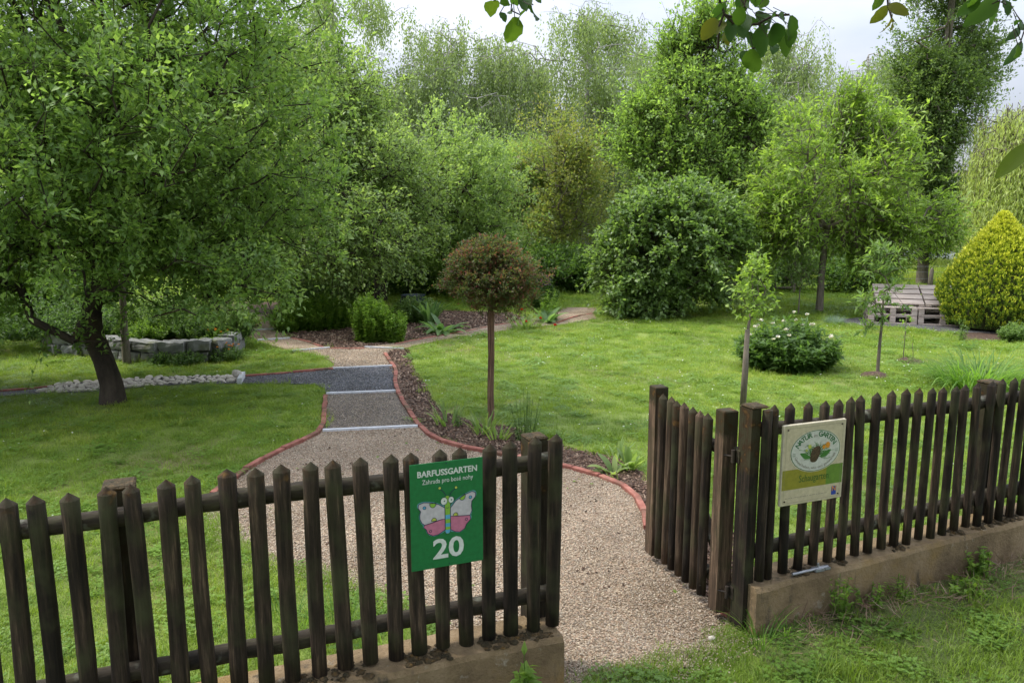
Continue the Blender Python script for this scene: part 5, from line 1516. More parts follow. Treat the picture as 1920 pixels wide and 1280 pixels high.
birch(750, 0, 150, 28.0, 1.9, "lower birch right of the leftmost one", 700)
birch(1190, 0, 70, 28.5, 1.9, "slim birch partly hidden by the bright green tree", 700)
# 10. poplar
bx, by = G(1728, 533)
tree("poplar_tree", [(V3(bx, by, 0), 0.15), (V3(bx - .02, by, 1.5), 0.12), (V3(bx + .02, by, 3.5), 0.11), (V3(bx + .15, by, 6), 0.09), (V3(bx + .2, by, 8.5), 0.06), (V3(bx + .25, by, 10.5), .04)],
     [(bx + .05, by, 2.6, 1.0, 1.0, 1.6), (bx + .2, by, 4.6, 1.15, 1.1, 2.0), (bx + .45, by, 6.8, 1.4, 1.2, 2.0), (bx + .6, by, 9, 1.3, 1.2, 2.0), (bx + 1.1, by, 5.9, .8, .8, .9), (bx + .2, by - .2, 1.3, .7, .7, .8), (bx, by - .2, 3.0, .8, .6, 2.2), (bx + .2, by - .2, 6.0, .7, .5, 2.2), (bx - .5, by, 5.2, .8, .8, 1.6), (bx - .3, by, 8.2, .8, .8, 1.6)], 3500, 40, 0.08, (M['bark_grey'], M['l_poplar']),
     "tall dark poplar with upswept branches, right background", twig=0.6, shell=.5, gap=-0.15, gf=.7, spread=.3, up=1.3, out=.5, tipbright=.5, bias=.1, zmin=.4)
# 11. willow
wx, wy = AT(1905, 400, 19.5)[:2]
tree("willow_tree", [(V3(wx + .6, wy, 0), 0.22), (V3(wx + .6, wy, 1.3), 0.18), (V3(wx + .5, wy, 2.6), 0.14), (V3(wx + .5, wy, 3.6), 0.1)],
     [(wx + .4, wy, 3.9, 1.4, 1.4, 0.6), (wx - .8, wy - .2, 3.1, 0.5, 0.8, 0.8), (wx - .2, wy - .3, 3.9, .8, .8, .6), (wx + 1.8, wy, 3.9, 1.6, 1.5, .8), (wx - .1, wy - .8, 3.2, 1.0, .6, .8)], 2300, 74, 0.12, (M['bark_grey'], M['l_willow']),
     "pale yellow green weeping willow at the right edge", shell=.5, gap=-0.3, hang=2.3, spread=.7, zmin=.9, wd=.17, twigs=True, bias=.2)
# 12. hedge bushes closing the view at the back
hedge = [(-4.9, 18.5, 1.0, 1.0, 'l_mid', 'green bush behind left half of the island bed'), (-3.1, 18.6, 1.1, .9, 'l_dark', 'dark bush right behind the maroon flowers'), (-1.2, 18.8, 1.2, 1.0, 'l_mid', 'fresh green bush behind the dark pot'), (0.5, 19.0, 1.1, .95, 'l_dark', 'dark green bush behind the red topped tree'), (-9.3, 13.2, 1.4, 1.2, 'l_dark', 'shaded bush behind the far left stone blocks'), (-7.4, 13.6, 1.0, 1.0, 'l_dark', 'shaded bush behind the middle of raised bed'), (-12.2, 14.5, 1.6, 1.4, 'l_dark', 'big shaded bush at left frame edge'),
         (-17.5, 21, 2.2, 2.4, 'l_mid', "green bush far left beyond the big apple tree"), (-14, 23, 2.0, 2.0, 'l_dark', "second far bush from the left, in the shade"), (-10.5, 24, 1.8, 1.9, 'l_mid', "third far bush behind the raised bed"), (-7.3, 25, 1.9, 2.0, 'l_dark', "dark bush behind the old apple trunk"),
         (-4.6, 24.5, 1.8, 2.1, 'l_mid', "bush behind the round orchard tree"), (-1.9, 25, 1.4, 2.0, 'l_dark', "dark bush left of centre at the back"), (0.6, 24.0, 1.2, 1.3, 'l_mid', "bush below the rusty tinted tree"), (3.1, 23.0, 1.0, 0.8, 'l_mid', "low bush left behind the round shrub"),
         (2.1, 19.2, 0.8, 0.75, 'l_dark', "low dark bush by the end of right lane"), (8.2, 19.0, 0.7, 0.75, 'l_dark', "small dark round bush beyond the pallet bench"), (6.7, 19.0, 0.9, 0.9, 'l_mid', "green bush behind the thin pale sapling"), (9.6, 25.5, 1.6, 1.7, 'l_mid', "bush at the white wall left of poplar"),
         (6.2, 25, 1.4, 1.6, 'l_mid', "bush hidden mostly by bright green tree"), (16, 25, 2.2, 2.2, 'l_mid', "bush behind the willow curtain"), (13.2, 20.0, 1.0, 1.4, 'l_dark', "dark bush between poplar and golden conifer")]
for (x, y, r_, h, mk, lab) in hedge:
    tree("bush", [(V3(x, y, 0), .06), (V3(x, y, .12), .05), (V3(x, y, .25), .04)], [(x, y, h * .5, r_, r_ * .8, h * .5), (x + r_ * .3, y, h * .65, r_ * .6, r_ * .6, h * .42), (x - r_ * .4, y, h * .45, r_ * .6, r_ * .6, h * .45)], int(330 * r_), 34, 0.09, (M['bark_grey'], M[mk]),
         lab, "bush", group="bushes along the back of the garden", twig=.4, shell=.42, gap=-.2, spread=.5, zmin=.05)
# tall dark backing trees far left behind apples
for (x, y, H, lab) in ((-13.5, 27, 6.5, "tall dark tree far behind the big apple tree"), (-8.5, 28, 5.8, "tall green tree far behind the old apple"), (-19, 26, 6.5, "leftmost far tree at the frame's edge")):
    tree("background_tree", [(V3(x, y, 0), .2), (V3(x, y, 1.5), .16), (V3(x, y, 2.5), .12)], [(x, y, H * .55, 3.0, 2.4, H * .42)], 1300, 34, 0.14, (M['bark'], M['l_mid']), lab, twig=.6, shell=.45, gap=-.25, spread=.5)

# 13. standard tree with red-tipped round crown
bx, by = G(921, 792)
def std_tree():
    h0 = AT(921, 592, by)[2]
    tops = AT(930, 470, by)[2]; r_ = (1015 - 835) / 2 / F * by
    cz = (tops + h0) / 2 + .02
    tree("standard_tree", [(V3(bx, by, 0), 0.033), (V3(bx - .005, by, 0.3), 0.030), (V3(bx + .004, by, 0.65), 0.030), (V3(bx, by, h0), 0.032), (V3(bx, by, h0 + .06), 0.026)],
         [(bx + .02, by, cz + .02, r_ * 1.0, r_ * .95, (tops - h0) / 2 * .95), (bx, by, cz + .1, r_ * .75, r_ * .75, .26)], 1700, 32, 0.026, (M['bark_red'], M['l_redtop']),
         "small standard tree with round red tipped crown on bare stem", twig=0.09, shell=.42, gap=-.35, gf=5, seg=.07, spread=.5, twigs=True, r_tip=.0014, power=.4, up=.7, out=.5, tipbright=.55, tone=-.02, wd=.45, trunkn=10, bias=.2)
std_tree()
# 14. young staked tree behind right gate
bx, by = G(1395, 760)
tree("young_tree", [(V3(bx, by, 0), 0.02), (V3(bx + .01, by, 0.4), 0.018), (V3(bx + .0, by, 0.72), 0.016), (V3(bx + .02, by, 0.95), .012)],
     [(bx + .03, by, 1.12, .19, .17, .3), (bx + .06, by, 1.35, .1, .1, .16)], 70, 12, 0.055, (M['bark_grey'], M['l_walnut']), "young tree tied to a grey stake right of the gate", twig=.12, seg=.07, fold=True, spread=.35, twigs=True, r_tip=.002, up=.7, tipbright=.6, bias=.2)
mb = MB(); zt_ = AT(1400, 617, by)[2]
mb.tube([(0, 0, -.1), (0.004, 0, .3), (.015, 0, zt_)], [.03, .027, .025], n=9); o = mb.make("tree_stake", M['bark_grey'], None, True); o.location = (bx - .03, by - .05, 0)
tag(o, "split grey wooden stake supporting the young tree by the gate", "stake")
# 15. young cherry with mulch ring
bx, by = G(1645, 703)
cyoung = [(AT(1648, 600, by), .09), (AT(1640, 560, by), .13), (AT(1665, 545, by), .09), (AT(1630, 610, by), .06), (AT(1690, 565, by), .06), (AT(1620, 560, by), .06), (AT(1650, 500, by), .2), (AT(1660, 480, by), .14)]
tree("young_cherry", [(V3(bx, by, 0), 0.022), (V3(bx, by, 0.35), 0.018), (V3(bx + .01, by, 0.7), 0.013), (V3(bx + .0, by, 1.0), .010)],
     [(c[0], by, c[2], r_, r_, r_ * .8) for c, r_ in cyoung], 64, 13, 0.085, (M['bark_grey'], M['l_mid']), "thin young cherry tree with drooping leaves on mulch ring", twig=.1, seg=.08, fold=True, spread=.35, twigs=True, r_tip=.002, up=-.3, bias=.2, wd=.33)
def mulch_ring(px, py, r_, lab):
    x, y = G(px, py); V = []; n = 14
    for j, (q, z) in enumerate(((1, .004), (.75, .03), (.3, .05))):
        for k in range(n): V.append((math.cos(k * 2 * PI / n) * r_ * q * random.uniform(.85, 1.1), math.sin(k * 2 * PI / n) * r_ * q * random.uniform(.85, 1.1), z * random.uniform(.8, 1.2)))
    Fc = [(j * n + k, j * n + (k + 1) % n, (j + 1) * n + (k + 1) % n, (j + 1) * n + k) for j in range(2) for k in range(n)] + [tuple(2 * n + k for k in range(n))]
    o = build("mulch_mound", V, Fc, M['soil'], smooth=True); o.location = (x, y, 0); tag(o, lab, "mulch")
mulch_ring(1640, 705, .17, "small brown mulch mound around the young cherry's stem")
mulch_ring(1705, 678, .18, "flat brown mulch patch under the two thin saplings")
# 16. two whips
bx, by = G(1693, 678)
tree("sapling", [(V3(bx, by, 0), 0.006), (V3(bx, by, 0.35), 0.005), (V3(bx, by, 0.6), 0.004)], [(bx, by, .62, .05, .05, .12), (bx, by, .45, .04, .04, .2)], 12, 8, 0.04, (M['bark_grey'], M['l_fresh']), "taller of two thin whips in the mulch patch", twig=.04, twigs=True, r_tip=.0012, seg=.1)
bx, by = G(1712, 678)
tree("sapling", [(V3(bx, by, 0), 0.005), (V3(bx - .01, by, 0.12), 0.004), (V3(bx - .03, by, 0.25), 0.003)], [(bx - .03, by, .28, .03, .03, .08)], 5, 5, 0.03, (M['bark_grey'], M['l_fresh']), "shorter nearly bare whip in the mulch patch", twig=.04, r_tip=.0012, seg=.1)
# 17. pale young fruit tree
bx, by = G(1497, 590)
tree("young_tree", [(V3(bx, by, 0), 0.014), (V3(bx, by, 0.3), 0.012), (V3(bx, by, 0.5), 0.010)], [(bx, by, .85, .32, .3, .4), (bx - .05, by, 1.2, .2, .2, .25)], 110, 16, 0.05, (M['bark_grey'], M['l_mint']), "pale greyish young tree left of the yellow green tree", twig=.15, seg=.1, fold=True, spread=.4, twigs=True, r_tip=.002, up=.6)

# 18. golden conifer
def conifer():
    y = G(1856, 632)[1] + .9
    x = (1862 - 960) / F * (y * math.cos(PIT) + CH * math.sin(PIT)) 
    root = empty("golden_conifer", (x, y, 0), 0, "dense golden yellow egg shaped conifer at the right", "conifer")
    mb = MB(); mb.tube([(0, 0, -.05), (0, 0, .5), (0, 0, 1.4)], [.08, .07, .03], n=8); mb.make("trunk", M['bark'], root, True)
    H = AT(1856, 402, y)[2]; Rm = 0.80
    n = 5200
    t = rng.random(n) ** 0.9
    def rad(t): return Rm * np.where(t < .28, 0.86 + 0.14 * np.sin(t / .28 * PI / 2), (1 - ((t - .28) / .72) ** 1.4) ** 1.0)
    a = rng.random(n) * 2 * PI
    z = 0.04 + t * (H - .1)
    lump = np.array([mn.noise(Vector((math.cos(q) * 2.2, math.sin(q) * 2.2, zz * 2.2))) for q, zz in zip(a, z)])
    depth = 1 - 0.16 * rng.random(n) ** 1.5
    r = (rad(t) * (1 + .17 * lump)) * depth
    r = r * (1 + np.where(rng.random(n) > .9, .07 * rng.random(n), 0))
    C = np.stack([np.cos(a) * r, np.sin(a) * r, z], 1)
    O = np.stack([np.cos(a), np.sin(a), np.zeros(n)], 1)
    m = 15
    k = np.repeat(np.arange(n), m); tot = n * m
    TD = nrm(O * 0.42 + np.array([0, 0, 1.0]) + rng.normal(size=(n, 3)) * .12)
    f = rng.random(tot)
    P = C[k] + TD[k] * (f * .10)[:, None] + rng.normal(size=(tot, 3)) * .012
    D = nrm(TD[k] + rdir(tot) * .38)
    NN = rdir(tot)
    Ls = .035 * (.6 + .8 * rng.random(tot))
    cl = rng.random(n)
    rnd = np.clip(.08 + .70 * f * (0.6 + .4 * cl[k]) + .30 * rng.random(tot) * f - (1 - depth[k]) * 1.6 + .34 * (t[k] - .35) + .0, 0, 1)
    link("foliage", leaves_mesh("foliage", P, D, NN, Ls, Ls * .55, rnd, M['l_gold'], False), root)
    # dense inner foliage mass
    V = []; Fc = []; nu, nv = 24, 14
    for j in range(nv + 1):
        tt = j / nv
        rr = float(rad(np.array([tt]))[0]) * .80
        for i in range(nu):
            q = 2 * PI * i / nu; zz = .04 + tt * (H - .2)
            kk = 1 + .15 * mn.noise(Vector((math.cos(q) * 2.2, math.sin(q) * 2.2, zz * 2.2)))
            V.append((math.cos(q) * rr * kk, math.sin(q) * rr * kk, zz))
    for j in range(nv):
        for i in range(nu): Fc.append((j * nu + i, j * nu + (i + 1) % nu, (j + 1) * nu + (i + 1) % nu, (j + 1) * nu + i))
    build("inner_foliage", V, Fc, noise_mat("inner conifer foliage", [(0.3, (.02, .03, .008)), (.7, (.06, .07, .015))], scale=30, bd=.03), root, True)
conifer()

# 19. overhead walnut tree (mostly out of the frame): shades the fence, sprigs hang into view
def overhead():
    X0, Y0 = 2.6, -2.2
    root = empty("walnut_tree", (X0, Y0, 0), 0, "walnut tree whose big leaves hang into the top of view", "tree")
    B0 = np.array([X0, Y0, 0])
    trunk = [(V3(X0, Y0, 0), .2), (V3(X0, Y0, 1), .16), (V3(X0 - .05, Y0 + .05, 2), .15), (V3(X0 - .1, Y0 + .1, 2.8), .13)]
    def keep(P): return (P[:, 2] > 3.0 + 0.30 * np.maximum(P[:, 1], 0)) & (P[:, 1] < 5.6)
    T = sample_crown([(0.6, 1.0, 4.6, 5.6, 4.8, 1.5), (2.5, -1.5, 4.6, 3.5, 3.5, 1.6), (2.4, 2.6, 4.7, 2.6, 2.2, 1.0)], 1300, .6, -.5, .7, 3.0, None, keep)
    # hanging sprig anchors (their tips come down into the frame)
    spr = [  # (anchor pixel x, y), depth, list of leaflets (px, py, tip dx, dy, len px, width px, tone)
        ((957, -40), 2.1, [(925, 2, -9, 34, 38, 26, .75), (965, 32, -6, 48, 50, 34, .7), (975, 25, 4, 36, 42, 26, .6), (997, 12, 6, 36, 38, 26, .15), (945, -6, 6, 34, 36, 26, .5), (985, -2, 0, 30, 32, 24, .3), (938, 24, 12, 16, 20, 14, .2), (1003, -14, 14, 26, 28, 14, .2), (968, -8, -2, 30, 30, 22, .4), (958, 20, -10, 16, 18, 14, .3)]),
        ((1040, -60), 2.1, [(1042, -22, -6, 34, 36, 18, .6)]),
        ((1352, -70), 2.6, [(1352, 6, -14, 26, 28, 14, .3), (1360, 6, -18, 30, 34, 16, .2), (1342, 35, -22, 34, 40, 24, .95), (1352, 40, -14, 30, 32, 24, .9), (1378, 30, -12, 46, 48, 26, .25), (1395, 28, -4, 48, 50, 28, .3), (1404, 30, 8, 40, 40, 26, .2), (1386, 12, 0, 34, 34, 22, .5), (1398, 14, 26, -6, 30, 18, .7),
                            (1418, 14, 24, -2, 30, 22, .6), (1432, 24, -8, 38, 40, 28, .3), (1448, 26, -6, 42, 44, 30, .25), (1452, 44, 4, 46, 46, 34, .1), (1460, 30, 22, 12, 28, 20, .3), (1482, 30, 6, 44, 44, 26, .3), (1470, 56, 6, 48, 50, 24, .6), (1484, 50, -2, 30, 34, 20, .4), (1440, 70, -20, 34, 40, 28, .35), (1448, 78, 14, 34, 40, 22, .3),
                            (1412, 92, -2, 48, 50, 34, .65), (1400, 96, 4, 40, 42, 26, .35), (1416, 90, 20, 14, 28, 14, .3), (1372, 48, -14, 40, 40, 22, .85), (1360, 62, 6, 22, 26, 14, .95), (1436, -6, -12, 26, 28, 20, .7), (1386, -10, 10, 30, 32, 24, .1), (1420, -4, -8, 26, 28, 20, .3), (1400, 60, 18, 28, 34, 20, .2), (1434, 48, -16, 34, 38, 22, .25)]),
        ((1664, -50), 2.3, [(1664, 12, -26, 30, 38, 20, .9), (1666, 10, 34, 14, 38, 18, .95), (1672, 32, 26, 16, 30, 14, .97), (1671, 34, -14, 34, 36, 14, .97), (1673, 38, 6, 32, 32, 9, .98), (1655, -12, -14, 28, 32, 16, .7)]),
        ((1880, -50), 2.0, [(1872, 2, -64, 46, 78, 30, .5), (1858, 12, 6, 52, 54, 26, .3), (1882, 0, 18, 32, 36, 18, .2), (1905, -12, 2, 26, 30, 16, .5), (1912, 38, -30, 8, 32, 9, .3), (1912, 56, -38, 34, 50, 14, .2), (1916, 80, -34, 62, 66, 18, .3), (1918, 44, -8, 36, 36, 18, .3), (1908, 84, 8, 38, 38, 20, .6), (1850, -14, -60, 30, 66, 30, .55), (1838, 0, -30, 20, 40, 20, .4)]),
        ((1950, 180), 1.6, [(1936, 268, -60, 54, 82, 30, .8)]),
    ]
    twA = []; twB = []; twr = []
    VL = []; QL = []; RL = []
    def big_leaf(p, d, nn, L, W, tone, seg=7):
        d = nrm(d); s = nrm(np.cross(d, nn)); u = nrm(np.cross(s, d))
        o = sum(len(v) for v in VL); V = []
        for i in range(seg + 1):
            f = i / seg; w_ = math.sin(PI * min(1, f * .94 + .04)) ** .7 * (1.0 - .12 * f) * W / 2
            c = p + d * L * f + u * (-.25 * L * f * f + .0)
            rip = .05 * W * math.sin(f * 20)
            V += [c + s * w_ + u * (w_ * .3 + rip), c, c - s * w_ + u * (w_ * .3 - rip)]
        for i in range(seg):
            QL.append((o + i * 3, o + i * 3 + 1, o + i * 3 + 4, o + i * 3 + 3)); QL.append((o + i * 3 + 1, o + i * 3 + 2, o + i * 3 + 5, o + i * 3 + 4))
        VL.append(np.array(V)); RL.append(np.full(len(V), tone))
    ex = []
    for (ax, ay), Y, lv in spr:
        a = np.array(AT(ax, ay, Y)); top = a + np.array([.1, -.3, 1.1]); ex.append(top)
        ex.append(a)
        cx = np.mean([q[0] for q in lv]); 
        for (px, py, dx, dy, L, W, tone) in lv:
            p = np.array(AT(px, py, Y + random.uniform(-.12, .12))); q = np.array(AT(px + dx, py + dy, Y + random.uniform(-.12, .12)))
            sc = Y / F
            big_leaf(p, q - p, nrm(np.array([random.uniform(-.5, .5), -1, random.uniform(.0, .8)])), L * sc, W * sc * 1.15, tone)
            # petiole: to a point on the sprig axis
            m = a + (np.array(AT(cx, np.mean([z[1] for z in lv]), Y)) - a) * random.uniform(.3, 1.0)
            twA.append(p); twB.append(p + (m - p) * min(1, .06 / max(.001, np.linalg.norm(m - p)))); twr.append(.0012)
    # woody sprig lines traced for the middle cluster
    Y = 2.6
    for line in ([(1344, -50), (1350, 4), (1358, 26), (1348, 50), (1346, 92)], [(1358, 28), (1378, 34), (1392, 40), (1378, 50), (1396, 58), (1412, 46), (1424, 46), (1432, 82)], [(1384, 38), (1378, 46), (1360, 30)], [(1396, 14), (1398, 0), (1396, -40)], [(1420, 46), (1450, 30), (1480, 28)], [(1432, 82), (1410, 92)]):
        P = [np.array(AT(*p, Y)) for p in line]
        for i in range(len(P) - 1): twA.append(P[i]); twB.append(P[i + 1]); twr.append(.0042)
    for line, Y in (([(957, -60), (962, -10), (958, 20), (975, 28)], 2.1), ([(962, -10), (985, 0), (1000, 10)], 2.1), ([(1040, -60), (1041, -20)], 2.1), ([(1660, -60), (1664, 10), (1671, 34), (1673, 40)], 2.3), ([(1890, -60), (1880, -2), (1860, 8)], 2.0), ([(1880, -2), (1850, -12)], 2.0), ([(1925, 0), (1920, 60), (1912, 84)], 2.0), ([(1950, 150), (1942, 230), (1936, 268)], 1.6)):
        P = [np.array(AT(*p, Y)) for p in line]
        for i in range(len(P) - 1): twA.append(P[i]); twB.append(P[i + 1]); twr.append(.0018)
    n0 = len(T)
    T = np.concatenate([T, np.array([e for e in ex if e[2] > 3.0])]) if any(e[2] > 3 for e in ex) else T
    NP, par, tips, order, nt_ = grow(trunk, T, seg=.4, bias=.3)
    r = radii(par, tips, nt_, trunk, .006, .42, .1)
    mb = MB(); mb.tube([tuple(p - B0) for p, _ in trunk], [q for _, q in trunk], n=12); tr = mb.make("trunk", M['bark'], root, True)
    idx = np.arange(nt_, len(NP)); link("limbs", tubes_mesh("limbs", NP[par[idx]] - B0, NP[idx] - B0, np.minimum(r[par[idx]], r[idx] * 1.4), r[idx], M['bark'], 5), tr)
    # connect sprigs up to the canopy
    for (ax, ay), Y, lv in spr:
        a = np.array(AT(ax, ay, Y)); j = int(np.argmin(np.linalg.norm(NP - (a + np.array([0, 0, .6])), axis=1) + np.where(NP[:, 2] < a[2] + .2, 5, 0)))
        b = NP[j]; mid = (a + b) / 2 + np.array([0, 0, .12])
        twA += [a, mid]; twB += [mid, b]; twr += [.004, .006]
    twA = np.array(twA); twB = np.array(twB); twr = np.array(twr)
    anc = np.array([AT(a_[0], a_[1], Y_) for a_, Y_, _ in spr]); mid_ = (twA + twB) / 2
    own = np.argmin(np.linalg.norm(mid_[:, None, :] - anc[None], axis=2), axis=1)
    for q in range(len(spr)):
        k_ = own == q
        link("sprig", tubes_mesh("sprig", twA[k_] - B0, twB[k_] - B0, twr[k_], twr[k_] * .85, M['bark'], 5), tr)
    link("hanging_leaves", np_mesh("hanging_leaves", np.concatenate(VL) - B0, np.array(QL), M['l_canopy'], 4, {"rnd": np.concatenate(RL)}, smooth=True), root)
    T = T[:n0]
    k = np.repeat(np.arange(n0), 26); tot = len(k)
    P = T[k] + rng.normal(size=(tot, 3)) * .2
    D = nrm(rdir(tot) + np.array([0, 0, -.3])); NN = nrm(np.array([0, 0, 1.]) + rdir(tot) * .6)
    Ls = .11 * (.6 + .6 * rng.random(tot))
    link("crown", leaves_mesh("crown", P - B0, D, NN, Ls, Ls * .48, rng.random(tot) * .7, M['l_canopy'], True), root)
overhead()

# ================================================================== PALLET BENCH
def pallet(L=1.2, W=0.8, deck=5, cover=.78):
    mb = MB()
    bw = L * .115
    for (y, w_) in ((-W / 2 + .05, .1), (0, .145), (W / 2 - .05, .1)):
        mb.box((0, y, .011), (L, w_, .020), None, bev=.002)
        for x in (-L / 2 + bw / 2, 0, L / 2 - bw / 2): mb.box((x, y, .061), (bw, w_ * .98, .078), None, bev=.003)
    for x in (-L / 2 + bw / 2, 0, L / 2 - bw / 2): mb.box((x, 0, .111), (bw * .97, W * .995, .020), None, bev=.002)
    for k in range(deck):
        y = -W / 2 + W / deck * (k + .5)
        mb.box((random.gauss(0, .003), y, .1325), (L, W / deck * cover, .021), None, bev=.002)
    return mb
def bench():
    x0, y0 = G(1627, 606)
    Lp = .78
    root = empty("pallet_bench", (x0, y0, 0), R(-17), "weathered grey bench built of stacked wooden pallets by conifer", "bench")
    D = .8
    for c in range(2):
        for l in range(2):
            o = pallet(Lp - .02, D).make("pallet", M['pallet'], root)
            o.location = (Lp / 2 + c * Lp, D / 2 + random.gauss(0, .006), l * .147 + .006)
    for c in range(2):
        o = pallet(Lp - .025, .86, 4, .80).make("pallet", M['pallet'], root)
        o.location = (Lp / 2 + c * Lp + .13, .60, .345); o.rotation_euler = (R(19), 0, 0)
bench()

# ================================================================== FAR THINGS
def far_building():
    root = empty("white_building", (8.5, 30.0, 0), 0, "long low white building glimpsed between the trees", "building")
    mb = MB(); mb.box((0, 3, 1.6), (17, 6, 3.2)); mb.make("wall", M['white_wall'], root)
    mb = MB(); mb.box((0, 3, 3.28), (17.5, 6.5, 0.16)); mb.make("roof", M['pallet'], root)
    for i in range(6):
        x = -7 + i * 2.7
        mb = MB(); mb.box((x, -0.03, 1.9), (1.0, .06, .8)); w_ = mb.make("window", M['iron'], root)
far_building()
def far_house():
    root = empty("tiled_house", (14.5, 58, 0), 0, "distant house with red tiled roof behind the trees", "house")
    mb = MB(); mb.box((0, 0, 2.6), (12, 8, 5.2)); mb.make("wall", M['white_wall'], root)
    V = [(-6.4, -4.4, 5.2), (6.4, -4.4, 5.2), (6.4, 4.4, 5.2), (-6.4, 4.4, 5.2), (-6.0, 0, 7.6), (6.0, 0, 7.6)]
    build("roof", V, [(0, 1, 5, 4), (2, 3, 4, 5), (0, 4, 3), (1, 2, 5), (3, 2, 1, 0)], M['brick'], root)
far_house()
def rail_fence():
    root = empty("metal_fence", (2.0, 28.3, 0), 0, "dark upright bar fence before the white building", "fence")
    for i in range(30):
        mb = MB(); mb.tube([(i * .13, 0, 0), (i * .13, 0, 1.5)], .014, n=5); mb.make("bar", M['iron'], root)
    for z in (.2, 1.35):
        mb = MB(); mb.box((1.9, 0, z), (3.9, .03, .03)); mb.make("rail", M['iron'], root)
rail_fence()
def wire_fence():
    root = empty("wire_fence", (4.0, 19.6, 0), 0, "thin wire fence with grey metal posts behind the lawn", "fence")
    xs = [0, 4.0, 8.0]
    for x in xs:
        mb = MB(); mb.tube([(x, 0, -.05), (x, 0, .62)], .035, n=8); mb.make("post", M['galv'], root)
    mb = MB()
    for z in (.12, .28, .44, .58): mb.tube([(0, 0, z), (8, 0, z)], .003, n=4)
    mb.make("wire", M['galv'], root)
wire_fence()
x, y = G(1724, 541)
mb = MB(); mb.tube([(0, 0, -.1), (0, 0, .3), (.01, 0, .5), (.01, 0, .56)], [.06, .055, .045, .01], n=8); o = mb.make("wooden_stake", M['bark_grey'], None, True); o.location = (x, y - .5, 0)
tag(o, "pointed grey wooden stake standing before poplar trunk", "stake")

# ================================================================== SMALL THINGS NEAR THE FENCE
def wall_weed(px, py, n, h, lab, leaf=.05, mat='l_fresh', wd=.45, off=0.0, rad=.04, npl=16):
    if px > 1200:
        q = FP(FUN(px, 1050, .14)[0], .13 + off); x, y = q.x, q.y
    else: x, y = G(px, py)
    z_ = verge_z((x - FO.x) * FD.x + (y - FO.y) * FD.y, (x - FO.x) * FN.x + (y - FO.y) * FN.y)
    herb("weed", x, y, rad, h, n, npl, leaf, M[mat], lab, z=z_, wd=wd, dome=.3, lean=.5, group="weeds along the low walls")
wall_weed(985, 1345, 3, .30, "tall leafy weed before the end of left wall", leaf=.075, rad=.02, npl=22)
wall_weed(1190 + 395, 1140, 10, .20, "leafy creeper weed in the middle of right wall's foot", leaf=.045, npl=14, rad=.05)
wall_weed(1640, 1128, 7, .15, "leafy weed right of the creeper at right wall", leaf=.04, rad=.05)
wall_weed(1700, 1108, 8, .13, "low grassy weed against the right wall", leaf=.05, wd=.16, rad=.05)
wall_weed(1845, 1075, 12, .14, "nettle like weed at the far part of right wall", leaf=.045, rad=.07)
wall_weed(1790, 1100, 12, .07, "flat leafy rosette weed lying before the right wall", leaf=.05, rad=.07, off=.10)
for (px, py, n, L, lab) in ((1440, 0, 60, .26, "long grass tuft at near corner of right wall"), (1490, 0, 34, .2, "smaller grass tuft beside the corner tuft"), (1715, 0, 20, .16, "thin grass tuft in the middle of right wall foot")):
    q = FP(FUN(px, 1050, .14)[0], .13); x, y = q.x, q.y; strap_clump("grass_tuft", x, y, n, L, .006, M['l_strap'], lab, rad=.06, el=(.9, 1.5), bend=(.6, 1.8))
x, y = G(640, 1180); strap_clump("grass_tuft", x, y, 90, .22, .005, M['l_strap'], "tall unmown grass tuft behind the left fence", rad=.16, el=(1.0, 1.5), bend=(.3, 1.4))
x, y = G(540, 1170); strap_clump("grass_tuft", x, y, 70, .2, .005, M['l_strap'], "unmown grass tuft left of the taller one behind left fence", rad=.14, el=(1.0, 1.5), bend=(.3, 1.4))
x, y = G(720, 1210); strap_clump("grass_tuft", x, y, 60, .2, .005, M['l_strap'], "unmown grass tuft behind the green sign's lower corner", rad=.12, el=(1.0, 1.5), bend=(.3, 1.4))
# dry leaf and stone on the gravel
x, y = G(1320, 1192); strap_clump("dry_leaf", x, y, 5, .06, .035, M['l_straw'], "curled brown dead leaf lying on the gravel", "leaf", rad=.02, el=(.1, .6), bend=(.3, 1.5), prof='broad')
x, y = G(1335, 1203); o = bpy.data.objects.new("small_stone", cob[1]); COL.objects.link(o); o.location = (x, y, .018); o.scale = (.04, .04, .05); tag(o, "small brown stone on gravel beside the dead leaf", "stone")
x, y = G(1375, 1160); mb = MB(); mb.box((0, 0, .03), (.06, .22, .07), None, bev=.005); o = mb.make("edging_brick", M['brick']); o.location = (x - .01, y + .02, 0); o.rotation_euler = (0, 0, .5); tag(o, "single red edging brick at foot of the gate post", "brick")

